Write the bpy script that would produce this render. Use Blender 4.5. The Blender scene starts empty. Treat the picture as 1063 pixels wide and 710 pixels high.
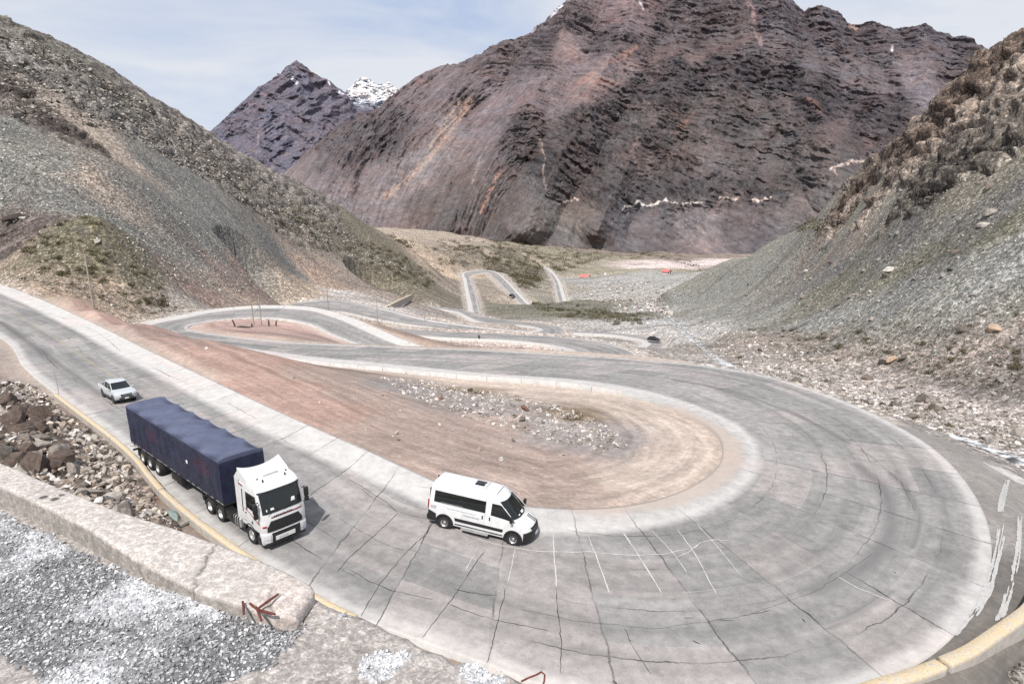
import bpy, bmesh, math, random
import numpy as np
from mathutils import Vector, Matrix
R_ = math.radians
random.seed(7)
scene = bpy.context.scene
COL = scene.collection

# ------------------------------------------------------------------ camera model (photo 1063 x 710, focal 700 px, 12.9 deg down)
F_PX, PITCH, PW, PH = 700.0, R_(12.9), 1063.0, 710.0
CP, SP = math.cos(PITCH), math.sin(PITCH)
def ray(px, py):
    u, v = (px - PW/2)/F_PX, (py - PH/2)/F_PX
    return np.array([u, CP - v*SP, -SP - v*CP])
def PZ(px, py, z):
    r = ray(px, py); return r*(z/r[2])
def PD(px, py, d):
    r = ray(px, py); return r*(d/r[1])

# ------------------------------------------------------------------ noise
_rng = np.random.default_rng(11)
_perm = _rng.permutation(4096).astype(np.int32)
_perm = np.concatenate([_perm, _perm])
_ang = _rng.random(4096)*2*np.pi
_gx, _gy = np.cos(_ang).astype(np.float32), np.sin(_ang).astype(np.float32)
_r1, _r2, _r3, _r4, _r5 = [_rng.random(4096).astype(np.float32) for _ in range(5)]
def pnoise(x, y, seed=0):
    x = np.asarray(x, np.float64) + seed*17.31; y = np.asarray(y, np.float64) - seed*9.77
    xf, yf = np.floor(x), np.floor(y)
    xi, yi = (xf.astype(np.int64) & 4095), (yf.astype(np.int64) & 4095)
    dx, dy = (x-xf).astype(np.float32), (y-yf).astype(np.float32)
    x1 = (xi+1) & 4095; y1 = (yi+1) & 4095
    def g(ix, iy, ax, ay):
        h = _perm[_perm[ix] + iy]
        return _gx[h]*ax + _gy[h]*ay
    u = dx*dx*dx*(dx*(dx*6-15)+10); v = dy*dy*dy*(dy*(dy*6-15)+10)
    a = g(xi, yi, dx, dy); b = g(x1, yi, dx-1, dy); c = g(xi, y1, dx, dy-1); d = g(x1, y1, dx-1, dy-1)
    return 1.45*((a + u*(b-a)) + v*((c + u*(d-c)) - (a + u*(b-a))))
def fbm(x, y, oct=5, gain=.5, lac=2.03, seed=0):
    s = 0; a = 1.; n = 0
    for i in range(oct):
        s = s + a*pnoise(x, y, seed+i*3); n += a; a *= gain; x = x*lac; y = y*lac
    return s/n
def ridged(x, y, oct=5, gain=.5, lac=2.07, seed=0):
    s = 0; a = 1.; n = 0; w = 1.
    for i in range(oct):
        r = 1-np.abs(pnoise(x, y, seed+i*5)); r = r*r*w
        s = s + a*r; n += a; a *= gain; w = np.clip(r*1.6, 0, 1); x = x*lac; y = y*lac
    return s/n
def worley(x, y, seed=0):
    """cell noise: distance to the nearest and second point, the offset from it, three random numbers of the cell"""
    x = x+seed*13.7; y = y+seed*7.9; xi, yi = np.floor(x).astype(np.int64), np.floor(y).astype(np.int64)
    f1 = np.full(x.shape, 9., np.float32); f2 = f1.copy(); ox = np.zeros(x.shape, np.float32); oy = ox.copy(); hid = np.zeros(x.shape, np.int32)
    for i in (-1, 0, 1):
        for j in (-1, 0, 1):
            h = _perm[_perm[(xi+i) & 4095]+((yi+j) & 4095)]
            dx = (x-(xi+i+_r1[h])).astype(np.float32); dy = (y-(yi+j+_r2[h])).astype(np.float32); d = dx*dx+dy*dy
            n = d < f1; f2 = np.where(n, f1, np.minimum(f2, d)); f1 = np.where(n, d, f1); ox = np.where(n, dx, ox); oy = np.where(n, dy, oy); hid = np.where(n, h, hid)
    return np.sqrt(f1), np.sqrt(f2), ox, oy, _r3[hid], _r4[hid], _r5[hid]
def facets(x, y, seed=0, tilt=.9):
    f1, f2, ox, oy, a, b, c = worley(x, y, seed)
    return (a-.5) + tilt*(ox*(b-.5)+oy*(c-.5))*2 - .35*np.clip(1-(f2-f1)*6, 0, 1), a
def sstep(a, b, x):
    t = np.clip((x-a)/(b-a), 0, 1); return t*t*(3-2*t)

# ------------------------------------------------------------------ object helpers
def link(o, parent=None):
    COL.objects.link(o)
    if parent is not None: o.parent = parent
    return o
def tag(o, label=None, cat=None, group=None, kind=None):
    if label: o['label'] = label
    if cat: o['category'] = cat
    if group: o['group'] = group
    if kind: o['kind'] = kind
    return o
def empty(name, loc=(0,0,0), rot=(0,0,0)):
    o = bpy.data.objects.new(name, None); o.empty_display_size = .3
    o.location = loc; o.rotation_euler = rot
    return link(o)
def mesh_np(name, co, faces, mat=None, smooth=True, parent=None, cols=None, uv=None, attrs=None):
    """co (n,3) float, faces (m,4) or (m,3) int."""
    me = bpy.data.meshes.new(name)
    co = np.ascontiguousarray(co, np.float32); faces = np.ascontiguousarray(faces, np.int32)
    k = faces.shape[1]; m = len(faces)
    me.vertices.add(len(co)); me.vertices.foreach_set('co', co.ravel())
    me.loops.add(m*k); me.loops.foreach_set('vertex_index', faces.ravel())
    me.polygons.add(m); me.polygons.foreach_set('loop_start', np.arange(0, m*k, k, dtype=np.int32))
    me.polygons.foreach_set('loop_total', np.full(m, k, np.int32))
    me.polygons.foreach_set('use_smooth', np.full(m, smooth, bool))
    me.update(calc_edges=True)
    if cols is not None:
        a = me.attributes.new('tint', 'FLOAT_COLOR', 'POINT')
        c4 = np.ones((len(co), 4), np.float32); c4[:, :3] = cols
        a.data.foreach_set('color', c4.ravel())
    for nm, val in (attrs or {}).items():
        a = me.attributes.new(nm, 'FLOAT', 'POINT'); a.data.foreach_set('value', np.ascontiguousarray(val, np.float32).ravel())
    if uv is not None:
        l = me.uv_layers.new(name='UVMap'); l.data.foreach_set('uv', np.ascontiguousarray(uv[faces.ravel()], np.float32).ravel())
    if mat: me.materials.append(mat)
    return link(bpy.data.objects.new(name, me), parent)
def grid_faces(nr, nc):
    i = np.arange(nr-1)[:, None]*nc + np.arange(nc-1)[None, :]
    return np.stack([i, i+1, i+nc+1, i+nc], -1).reshape(-1, 4)
def lin(c):
    c = np.asarray(c, float)/255.
    return np.where(c <= .04045, c/12.92, ((c+.055)/1.055)**2.4)
def catmull(P, n):
    """P (k,d) control rows -> n-per-span Catmull-Rom rows."""
    P = np.asarray(P, float); Q = np.vstack([2*P[0]-P[1], P, 2*P[-1]-P[-2]]); out = []
    for i in range(1, len(Q)-2):
        p0, p1, p2, p3 = Q[i-1:i+3]
        for t in np.linspace(0, 1, n, endpoint=False):
            out.append(.5*((2*p1)+(p2-p0)*t+(2*p0-5*p1+4*p2-p3)*t*t+(3*p1-p0-3*p2+p3)*t**3))
    out.append(Q[-2]); return np.array(out)

# ------------------------------------------------------------------ node helpers
class NT:
    def __init__(s, name):
        s.m = bpy.data.materials.new(name); s.m.use_nodes = True; s.t = s.m.node_tree; s.t.nodes.clear()
        s.out = s.n('ShaderNodeOutputMaterial'); s.b = s.n('ShaderNodeBsdfPrincipled')
        s.l(s.b.outputs[0], s.out.inputs[0])
    def n(s, kind, **kw):
        x = s.t.nodes.new(kind)
        for k, v in kw.items():
            if k == 'i':
                for kk, vv in v.items():
                    if isinstance(vv, bpy.types.NodeSocket): s.l(vv, x.inputs[kk])
                    else: x.inputs[kk].default_value = vv
            else: setattr(x, k, v)
        return x
    def l(s, a, b): s.t.links.new(a, b)
    def math(s, op, a, b=0., c=None, clamp=False):
        d = {0: a, 1: b}
        if c is not None: d[2] = c
        return s.n('ShaderNodeMath', operation=op, use_clamp=clamp, i=d).outputs[0]
    def mix(s, f, a, b, mode='MIX'):
        x = s.n('ShaderNodeMix', data_type='RGBA', blend_type=mode)
        for sock, v in ((x.inputs[0], f), (x.inputs[6], a), (x.inputs[7], b)):
            if isinstance(v, bpy.types.NodeSocket): s.l(v, sock)
            else:
                if sock.type == 'RGBA' and len(v) == 3: v = (*v, 1)
                sock.default_value = v
        return x.outputs[2]
    def noise(s, vec, scale, detail=4, rough=.5, dist=0., dim='3D'):
        x = s.n('ShaderNodeTexNoise', noise_dimensions=dim, i={'Scale': scale, 'Detail': detail, 'Roughness': rough, 'Distortion': dist})
        if vec is not None: s.l(vec, x.inputs['Vector'])
        return x.outputs[0]
    def ramp(s, f, *stops):
        x = s.n('ShaderNodeValToRGB'); s.l(f, x.inputs[0]); cr = x.color_ramp
        while len(cr.elements) < len(stops): cr.elements.new(.5)
        for e, (p, c) in zip(cr.elements, stops):
            e.position = p; e.color = (c, c, c, 1) if isinstance(c, (int, float)) else (*c, 1)
        return x.outputs[0]
    def rng(s, f, a, b, c=0., d=1.):
        return s.n('ShaderNodeMapRange', i={0: f, 1: a, 2: b, 3: c, 4: d}).outputs[0]
    def attr(s, name): return s.n('ShaderNodeAttribute', attribute_name=name)
    def set(s, **kw):
        names = {'col': 'Base Color', 'rough': 'Roughness', 'metal': 'Metallic', 'normal': 'Normal', 'spec': 'Specular IOR Level',
                 'coat': 'Coat Weight', 'trans': 'Transmission Weight', 'ior': 'IOR'}
        for k, v in kw.items():
            so = s.b.inputs[names[k]]
            if isinstance(v, bpy.types.NodeSocket): s.l(v, so)
            else:
                if so.type == 'RGBA' and len(v) == 3: v = (*v, 1)
                so.default_value = v
        return s
    def bump(s, h, strength=.5, dist=.1):
        return s.n('ShaderNodeBump', i={'Strength': strength, 'Distance': dist, 'Height': h}).outputs[0]
def plain(name, col, rough=.5, metal=0., var=.12, scale=6., spec=.5, coat=0.):
    """a procedural paint / plastic / metal: base colour with mild grime noise."""
    t = NT(name); tc = t.n('ShaderNodeTexCoord').outputs['Object']
    n = t.noise(tc, scale, 5, .6)
    k = t.rng(n, .3, .75, 1-var, 1+var*.4)
    c = t.mix(1., col, t.n('ShaderNodeCombineColor', i={0: k, 1: k, 2: k}).outputs[0], 'MULTIPLY')
    t.set(col=c, rough=rough, metal=metal, spec=spec, coat=coat)
    return t.m
# ------------------------------------------------------------------ camera, sun, sky
cam = bpy.data.cameras.new('camera'); cam_o = link(bpy.data.objects.new('camera', cam))
cam.sensor_width = 36; cam.lens = 36*F_PX/PW; cam.clip_start = .1; cam.clip_end = 60000
cam_o.location = (0, 0, 0); cam_o.rotation_euler = (math.pi/2 - PITCH, 0, 0)
scene.camera = cam_o
SUN_EL, SUN_AZ = R_(52), R_(-166)          # azimuth measured from +Y towards +X: the sun stands behind the viewer, a little to the left
sun = bpy.data.lights.new('sun', 'SUN'); sun.energy = 4.7; sun.angle = R_(.6); sun.color = (1, .955, .89)
sun_o = link(bpy.data.objects.new('sun', sun))
sd = Vector((math.sin(SUN_AZ)*math.cos(SUN_EL), math.cos(SUN_AZ)*math.cos(SUN_EL), math.sin(SUN_EL)))
sun_o.rotation_euler = sd.to_track_quat('Z', 'Y').to_euler(); sun_o.location = sd*200
wd = bpy.data.worlds.new('World'); scene.world = wd; wd.use_nodes = True
nt = wd.node_tree; nt.nodes.clear()
wo = nt.nodes.new('ShaderNodeOutputWorld'); bg = nt.nodes.new('ShaderNodeBackground'); sk = nt.nodes.new('ShaderNodeTexSky')
sk.sky_type = 'NISHITA'; sk.sun_disc = False; sk.sun_elevation = SUN_EL; sk.sun_rotation = SUN_AZ % (2*math.pi)
sk.altitude = 2500; sk.air_density = 1.; sk.dust_density = 2.0; sk.ozone_density = 1.
# thin high cloud veils mixed into the sky by direction
tc = nt.nodes.new('ShaderNodeTexCoord'); mp = nt.nodes.new('ShaderNodeMapping'); mp.inputs['Scale'].default_value = (1.0, 1.0, 3.2); mp.inputs['Location'].default_value = (.25, .1, .12)
n1 = nt.nodes.new('ShaderNodeTexNoise'); n1.inputs['Scale'].default_value = 2.6; n1.inputs['Detail'].default_value = 9; n1.inputs['Roughness'].default_value = .56; n1.inputs['Distortion'].default_value = .5
rp = nt.nodes.new('ShaderNodeMapRange'); rp.inputs[1].default_value = .34; rp.inputs[2].default_value = .60; rp.inputs[3].default_value = .0; rp.inputs[4].default_value = 1.
mx = nt.nodes.new('ShaderNodeMix'); mx.data_type = 'RGBA'; mx.inputs[6].default_value = (8.4, 10.0, 13.2, 1); mx.inputs[7].default_value = (13.0, 13.4, 14.2, 1)
m2 = nt.nodes.new('ShaderNodeMix'); m2.data_type = 'RGBA'; m2.inputs[0].default_value = .85
nt.links.new(tc.outputs['Generated'], mp.inputs[0]); nt.links.new(mp.outputs[0], n1.inputs['Vector']); nt.links.new(n1.outputs[0], rp.inputs[0])
nt.links.new(rp.outputs[0], mx.inputs[0]); nt.links.new(sk.outputs[0], m2.inputs[6]); nt.links.new(mx.outputs[2], m2.inputs[7]); nt.links.new(m2.outputs[2], bg.inputs[0])
bg.inputs[1].default_value = .060
nt.links.new(bg.outputs[0], wo.inputs[0])
vs = scene.view_settings; vs.view_transform = 'Standard'; vs.look = 'None'; vs.exposure = .14; vs.gamma = 1; vs.use_curve_mapping = False

scene.cycles.use_denoising = False
# ------------------------------------------------------------------ roads: (right edge, z, left edge, z), seen in the photo and set at real heights
def pairs(lst, n):
    rows = []
    for a, b, z in lst:
        A = PZ(a[0], a[1], z) if len(a) == 2 else np.array(a, float)
        B = PZ(b[0], b[1], z) if len(b) == 2 else np.array(b, float)
        rows.append(np.concatenate([A, B]))
    return catmull(rows, n)
ROADS = {}
ROADS['main'] = pairs([
    ((-135, 143, -19.3), (-124, 153, -19.3), -19.3), ((-97, 111.6, -19.2), (-88, 121.5, -19.2), -19.2),
    ((0, 350), (100, 339), -19.0), ((25, 381), (150, 364), -18.8), ((62, 412), (200, 388), -18.6), ((134, 467), (275, 424), -18.35),
    ((176, 514), (330, 449), -18.25), ((250, 572), (385, 473), -18.25), ((350, 632), (430, 494), -18.4), ((401, 653), (475, 513), -18.55),
    ((495, 687), (522, 525), -18.8), ((600, 722), (577, 530), -19.0), ((760, 735), (632, 528), -19.3), ((900, 712), (682, 519), -19.6),
    ((990, 660), (720, 504), -19.9), ((1028, 590), (743, 487), -20.3), ((1020, 530), (750, 470), -20.7), ((985, 480), (746, 453), -21.1),
    ((940, 447), (730, 439), -21.5), ((880, 418), (702, 426), -21.9), ((810, 394), (670, 415.5), -22.2), ((750, 382), (630, 406), -22.5),
    ((690, 375.5), (570, 397.6), -22.8), ((600, 369), (480, 391.5), -23.2), ((500, 363.5), (410, 385), -23.6), ((400, 359.5), (335, 378), -24.0),
    ((320, 356.5), (268, 370), -24.6), ((244, 349.5), (205, 360), -25.2), ((206, 344.5), (160, 351), -25.6), ((195.5, 341.3), (138, 342), -26.0),
    ((198, 338), (150, 335.5), -26.3), ((210, 335), (183, 329.3), -26.6), ((233, 331.8), (225, 321.9), -26.9), ((266, 330), (275, 318.2), -27.3),
    ((296, 331.8), (325, 320.4), -27.8), ((322, 337.6), (362, 330), -28.3), ((343, 347.5), (388, 340.5), -29.0), ((364, 356), (414, 352), -29.8),
    ((388, 366), (442, 362), -30.8), ((425, 376), (475, 368), -32), ((480, 386), (515, 373), -33), ((550, 391), (552, 377), -34),
    ((620, 388), (583, 374.5), -34.8), ((662, 378), (592, 369.5), -35.4), ((657, 365.5), (580, 362), -36), ((626, 355.6), (552, 357), -36.5),
    ((585, 350.3), (515, 353.7), -37), ((535, 347), (468, 352), -37.6), ((485, 345), (420, 349), -38.2), ((440, 343), (380, 345), -38.9),
    ((405, 340), (350, 340), -39.6)], 20)
ROADS['middle'] = pairs([
    ((292, 321), (312, 313.5), -43), ((350, 324), (350, 311.5), -43.8), ((388, 331.5), (402, 321.5), -44.6), ((430, 338.5), (443, 331.5), -45.8),
    ((480, 344), (482, 337.5), -47), ((540, 349), (530, 343.0), -48), ((576, 349.5), (552, 343.6), -49), ((586, 345), (556, 341.0), -50),
    ((577, 338.8), (540, 338.5), -51.2), ((548, 335.2), (512, 337), -52.5), ((518, 332), (492, 335), -53.8), ((498, 327.5), (482, 330.5), -55.2),
    ((478, 321.6), (470, 324.6), -57), ((445, 318.4), (442, 321), -58.5), ((400, 317.4), (400, 320), -60)], 8)
ROADS['lower'] = pairs([
    ((600, 364), (596, 358), -43), ((630, 368), (622, 361.5), -44), ((656, 368.3), (640, 362.2), -44.7), ((678, 365.5), (655, 361.2), -45.4),
    ((690.5, 360.5), (664, 358.6), -46.2), ((688, 354.6), (664, 355.2), -47), ((668, 349.5), (650, 352), -48), ((640, 346), (628, 348.8), -49),
    ((600, 344.2), (594, 347.3), -50.5), ((560, 343.2), (556, 346), -52)], 8)
ROADS['valley'] = pairs([
    ((500, 330), (486, 331), -61.5), ((497, 319), (485.5, 320), -63), ((494, 306), (483.5, 307), -67), ((489, 292), (481, 292.5), -71),
    ((487.5, 286), (480, 284.5), -73), ((495, 284), (490, 281.6), -74), ((507, 284), (511, 281.6), -75), ((512, 288), (520, 286), -75.5),
    ((520, 296), (529, 294), -75), ((531, 307), (540, 305.4), -74), ((541, 317), (551, 316), -73.5), ((550, 325), (562, 323.5), -73.5)], 8)
ROADS['farther'] = pairs([
    ((582, 324), (592, 324), -76), ((580.5, 318), (590, 318), -77.5), ((577.5, 305), (586, 305), -81), ((575, 293), (582, 293), -84.5),
    ((572, 287), (577.5, 286.5), -86.5), ((569, 281), (572.5, 281), -89), ((563, 277.5), (566, 277), -91)], 6)
ROADS['access'] = pairs([
    ((577, 292), (577, 289.8), -86), ((610, 289.5), (610, 287.6), -88), ((650, 286.8), (650, 285), -90), ((688, 288), (688, 286.2), -91), ((700, 289), (700, 287), -91)], 6)
def stream_px():
    return pairs([((1120, 505), (1120, 490), -26), ((1063, 480), (1063, 470), -26.6), ((1000, 456), (1010, 450), -27.2), ((960, 444), (968, 438), -27.7), ((925, 437), (930, 431), -28.2),
                  ((893, 430), (897, 422), -28.8), ((850, 417), (855, 410), -29.8), ((815, 405), (822, 398), -30.8), ((782, 394), (788, 386), -32), ((758, 384), (765, 376), -33.5),
                  ((738, 372), (746, 366), -35.5), ((722, 358), (730, 353), -39), ((706, 345), (716, 341), -44), ((690, 332), (700, 328), -50), ((676, 322), (686, 318), -57), ((655, 312), (665, 308), -66)], 8)
STREAM = stream_px()

# ------------------------------------------------------------------ terrain control points  (x, y, z)
CT = []
def cz(z, *pts):
    for p in pts: CT.append(PZ(p[0], p[1], z))
def cd(*pts):
    for px, py, d in pts: CT.append(PD(px, py, d))
left_sky = [(-330, -150, 225), (-150, -62, 245), (0, 19, 268), (34, 34, 277), (68, 47, 288), (101, 64, 300), (135, 86, 312), (169, 108, 325), (203, 130, 338), (237, 152, 352),
            (271, 173, 368), (305, 190, 386), (339, 207, 402), (358, 218, 412), (384, 237, 426), (411, 250, 440), (437, 266, 455), (463, 287, 470)]
left_base = [(-330, 285, 150), (-150, 288, 142), (0, 291, 138), (40, 296, 128), (68, 305, 118), (97, 320.5, 103), (125, 324, 118), (165, 323, 145), (210, 315, 165), (250, 309, 188), (275, 306, 222), (300, 304.5, 262),
             (335, 303, 280), (370, 303, 292), (405, 304, 305), (435, 303, 335), (455, 301, 400)]
cd(*left_sky); cd(*left_base)
def behind(lst, ks, drop):
    for px, py, d in lst:
        q = PD(px, py, d)
        for k in ks:
            r = q*k; r[2] = max(q[2]-drop*d*(k-1), -78.); CT.append(r)
behind(left_sky, (1.2,), .3); behind(left_sky[:9], (1.7,), .3)
for (bx, by, bd), (sx, sy, sd_) in (((0, 291, 138), (0, 19, 268)), ((-150, 288, 142), (-150, -62, 245)), ((97, 320, 110), (101, 64, 300)), ((165, 323, 145), (169, 108, 325)), ((210, 315, 165), (203, 130, 338)), ((250, 309, 188), (237, 152, 352)), ((275, 306, 222), (271, 173, 368)),
                                    ((300, 304.5, 262), (305, 190, 386)), ((335, 303, 280), (339, 207, 402)), ((370, 303, 292), (384, 237, 426)), ((405, 304, 305), (411, 250, 440)), ((435, 303, 335), (437, 266, 455))):
    A, B = PD(bx, by, bd), PD(sx, sy, sd_)
    for t in (.25, .5, .75):
        M = A*(1-t)+B*t; M[2] -= .035*np.linalg.norm(B-A)*4*t*(1-t); CT.append(M)
right_sky = [(1400, -190, 150), (1230, -78, 165), (1063, 32, 190), (1042, 42, 194), (1025, 54, 198), (998, 74, 205), (977, 105, 211), (953.6, 125, 219), (926.5, 152, 230), (892.6, 179.5, 245), (865.5, 203, 260), (852, 227, 270),
             (826, 242, 290), (793.7, 255, 320), (757.7, 269.5, 370), (729, 281.5, 420), (698, 290, 480), (664, 299.4, 540)]
right_base = [(1400, 520, 58), (1200, 460, 70), (1063, 425, 84), (1000, 410, 93), (930, 386, 112), (860, 361, 135), (800, 346, 165), (745, 335, 205), (700, 325, 270), (660, 318, 350)]
cd(*right_sky); cd(*right_base)
behind(right_sky, (1.2,), .3); behind(right_sky[:10], (1.7,), .35)
for (bx, by, bd), (sx, sy, sd_) in (((1400, 520, 58), (1400, -190, 150)), ((1063, 425, 84), (1063, 32, 190)), ((1000, 410, 93), (998, 74, 205)), ((930, 386, 112), (926.5, 152, 230)), ((860, 361, 135), (852, 227, 270)), ((800, 346, 165), (793.7, 255, 320)),
                                    ((745, 335, 205), (757.7, 269.5, 370)), ((700, 325, 270), (698, 290, 480))):
    A, B = PD(bx, by, bd), PD(sx, sy, sd_)
    for t in (.3, .65):
        M = A*(1-t)+B*t; M[2] -= .03*np.linalg.norm(B-A)*4*t*(1-t); CT.append(M)
# stream bed, apron, banks
for r in STREAM[::6]: CT.append((r[:3]+r[3:])/2)
cz(-23, (1000, 470), (960, 452)); cz(-22.4, (1050, 520)); cz(-21.2, (1075, 600)); cz(-22.5, (1100, 690), (1075, 720))
# rubble bank between terrace and kerb
cz(-18.6, (0, 372)); cz(-18.2, (30, 400)); cz(-19.0, (70, 432), (120, 475)); cz(-19, (170, 525), (215, 556), (250, 585)); cz(-17.0, (20, 420)); cz(-17.0, (0, 440), (40, 460)); cz(-17.8, (80, 490), (120, 520))
cz(-17.2, (-100, 430), (-150, 500)); cz(-17, (0, 520), (100, 560)); cz(-18.4, (-100, 372))
for q in ((-30, 15), (-16, 12), (-4, 11), (6, 11), (16, 12), (30, 14), (45, 16)): CT.append(np.array([q[0], q[1], -18.8 - max(0, q[0])*.08]))
# valley floor and mounds
cz(-58, (560, 322)); cz(-64, (600, 312)); cz(-67, (540, 303)); cz(-72, (620, 303)); cz(-80, (640, 298)); cz(-90, (620, 284)); cz(-97, (700, 274), (660, 276), (745, 271)); cz(-86, (560, 288))
cz(-72, (470, 285)); cd((470, 268, 620), (500, 262, 680), (530, 262, 760), (440, 252, 720), (410, 246, 640), (480, 246, 850), (400, 238, 800), (560, 258, 950), (600, 262, 1000), (640, 264, 1020), (700, 266, 1050), (760, 266, 1050), (850, 270, 1000), (1000, 280, 1000), (1200, 290, 1000), (250, 262, 850), (0, 270, 900), (-250, 280, 900))
for az in (-.9, -.5, -.2, 0, .2, .5, .9):
    for r in (1900, 4000, 9000, 20000): CT.append(np.array([r*math.sin(az), r*math.cos(az), -150.]))
# the road beds themselves
for nm, st in (('main', 10), ('middle', 6), ('lower', 6), ('valley', 6), ('farther', 6), ('access', 8)):
    rd = ROADS[nm]
    for r in rd[::st]:
        CT.append(r[:3].copy()); CT.append(r[3:].copy())
# inner island of the first bend: a low crest between the two legs of the road
cz(-18.6, (150, 336), (205, 352)); cz(-19.0, (260, 365)); cz(-20.2, (330, 384)); cz(-21.0, (400, 402)); cz(-21.3, (480, 418), (560, 430)); cz(-21.1, (630, 452), (600, 470)); cz(-20, (500, 470), (420, 440))
cz(-26.3, (260, 340), (300, 344)); cz(-35.5, (480, 362), (540, 368))
CT = np.array(CT)

def lp(x, y):
    return np.arctan2(x, y), .5*np.log(x*x+y*y)
class TPS:
    def __init__(s, P, V, lam=1e-4):
        th, lr = P; keep = []
        q = np.round(np.stack([th, lr], 1)/.004).astype(int); _, keep = np.unique(q, axis=0, return_index=True)
        s.c = np.stack([th, lr], 1)[keep]; v = V[keep]; n = len(v)
        K = s.k(s.c, s.c) + lam*np.eye(n); Q = np.hstack([np.ones((n, 1)), s.c])
        A = np.block([[K, Q], [Q.T, np.zeros((3, 3))]])
        s.w = np.linalg.solve(A, np.concatenate([v, np.zeros(3)]))
    def k(s, a, b):
        d = ((a[:, None, :]-b[None])**2).sum(-1); return .5*d*np.log(d+1e-12)
    def __call__(s, th, lr):
        p = np.stack([th.ravel(), lr.ravel()], 1); o = np.empty(len(p))
        for i in range(0, len(p), 20000):
            q = p[i:i+20000]; o[i:i+20000] = s.k(q, s.c)@s.w[:-3] + s.w[-3] + q@s.w[-2:]
        return o.reshape(th.shape)
_th, _lr = lp(CT[:, 0], CT[:, 1])
tps = TPS((_th, _lr), CT[:, 2]/np.hypot(CT[:, 0], CT[:, 1]))
# ------------------------------------------------------------------ ground sheet on a log-polar grid
QUICK = False
NTH = 900
lr_rows = np.concatenate([np.arange(math.log(10), math.log(60), .0062), np.arange(math.log(60), math.log(620), .0027), np.arange(math.log(620), math.log(1300), .004), np.linspace(math.log(1300), math.log(20000), 40)])
th_cols = np.linspace(-.98, .98, NTH)
def cubic_matrix(xs, grid):
    h = grid[1]-grid[0]; M = np.zeros((len(xs), len(grid))); f = (xs-grid[0])/h; i = np.clip(np.floor(f).astype(int), 1, len(grid)-3); t = f-i
    for k, w in enumerate((-.5*t+t*t-.5*t**3, 1-2.5*t*t+1.5*t**3, .5*t+2*t*t-1.5*t**3, -.5*t*t+.5*t**3)):
        M[np.arange(len(xs)), i-1+k] = w
    return M
cth = np.linspace(-1.02, 1.02, 260); clr = np.linspace(lr_rows[0]-.03, lr_rows[-1]+.03, 640)
coarse = tps(*np.meshgrid(cth, clr))
E = cubic_matrix(lr_rows, clr)@coarse@cubic_matrix(th_cols, cth).T
TH, LR = np.meshgrid(th_cols, lr_rows)
RR = np.exp(LR); X = RR*np.sin(TH); Y = RR*np.cos(TH); Z = E*RR

# ---- zones: each zone point carries a colour, how rocky and how overgrown the ground is there
ZP = []
def zone(pts, col, rock=0., veg=0., gain=1.):
    for px, py, d in pts:
        p = PD(px, py, d); th = math.atan2(p[0], p[1]); rr = math.hypot(p[0], p[1]); el = p[2]/rr      # where this sight line really meets the sheet
        j = int(np.clip(np.searchsorted(th_cols, th), 0, NTH-1)); ok = np.flatnonzero((E[:, j] >= el) & (lr_rows > math.log(rr*.6)))
        if len(ok) and rr < 600: r2 = math.exp(lr_rows[ok[0]]); p = p*(r2/rr)
        ZP.append((*lp(p[0], p[1]), *(lin(col)*gain), rock, veg))
SC_G = (120, 119, 113); SC_B = (138, 122, 112); DIRT = (168, 138, 124); ROCK = (112, 100, 90); GREY = (150, 145, 140)
# left hillside
zone([(0, 25, 262), (60, 55, 280), (110, 85, 290), (-150, -30, 240)], (116, 110, 98), .55, .15)
zone([(160, 112, 315), (205, 140, 330), (240, 165, 345), (290, 190, 370), (330, 210, 390)], (130, 120, 112), .75, .08)
zone([(0, 60, 245), (50, 85, 255), (100, 110, 262), (150, 140, 275), (-150, 20, 225)], (124, 118, 112), .85, .05)
zone([(20, 95, 232), (60, 130, 228), (85, 143, 232), (40, 110, 232), (-60, 80, 220)], (82, 72, 66), 1., .2)
zone([(0, 130, 205), (60, 165, 205), (120, 190, 205), (180, 220, 215), (0, 180, 180), (60, 210, 175), (130, 240, 180), (200, 270, 190), (230, 240, 230), (242, 248, 228), (222, 232, 232), (252, 256, 232), (214, 250, 215), (290, 270, 240), (150, 170, 240), (200, 190, 260), (-100, 150, 190)], SC_G, .0, .0)
zone([(50, 45+60, 240), (80, 128, 240), (110, 148, 240), (130, 165, 240)], (168, 148, 128), .1)
zone([(90, 175, 200), (115, 192, 205)], (160, 138, 118), .0)
zone([(210, 160, 320), (260, 195, 345), (310, 220, 365), (350, 240, 390), (280, 215, 330), (330, 245, 345)], (126, 116, 104), .7, .15)
zone([(380, 250, 410), (410, 265, 420), (430, 285, 420), (400, 280, 370), (370, 265, 360), (440, 290, 430)], (120, 110, 88), .25, .55)
zone([(220, 280, 205), (260, 290, 205), (200, 300, 170), (240, 300, 190)], (150, 122, 108), .0)
zone([(338, 290, 262), (346, 298, 265)], (166, 136, 114), .0)
zone([(365, 298, 285), (390, 300, 300)], (140, 124, 110), 0, .1)
zone([(250, 308, 180), (290, 305, 200), (320, 300, 230)], (172, 148, 122), .1)
zone([(440, 270, 470), (460, 285, 470)], (176, 150, 122), .05, .2)
zone([(60, 240, 146), (100, 262, 134), (130, 275, 136), (90, 280, 122), (50, 265, 138), (150, 298, 132), (115, 250, 146)], (112, 104, 78), .15, .85)
zone([(20, 245, 156), (10, 225, 166), (30, 230, 160), (0, 260, 148)], (98, 84, 78), .55, .3)
zone([(30, 280, 130), (80, 295, 118), (130, 308, 126), (160, 312, 140), (0, 275, 142)], (150, 130, 106), .1, .6)
zone([(60, 300, 116), (110, 300, 118)], (170, 142, 114), 0, .4)
zone([(190, 315, 155), (170, 318, 148), (180, 322, 145)], (160, 148, 136), .05, .2)
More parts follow.
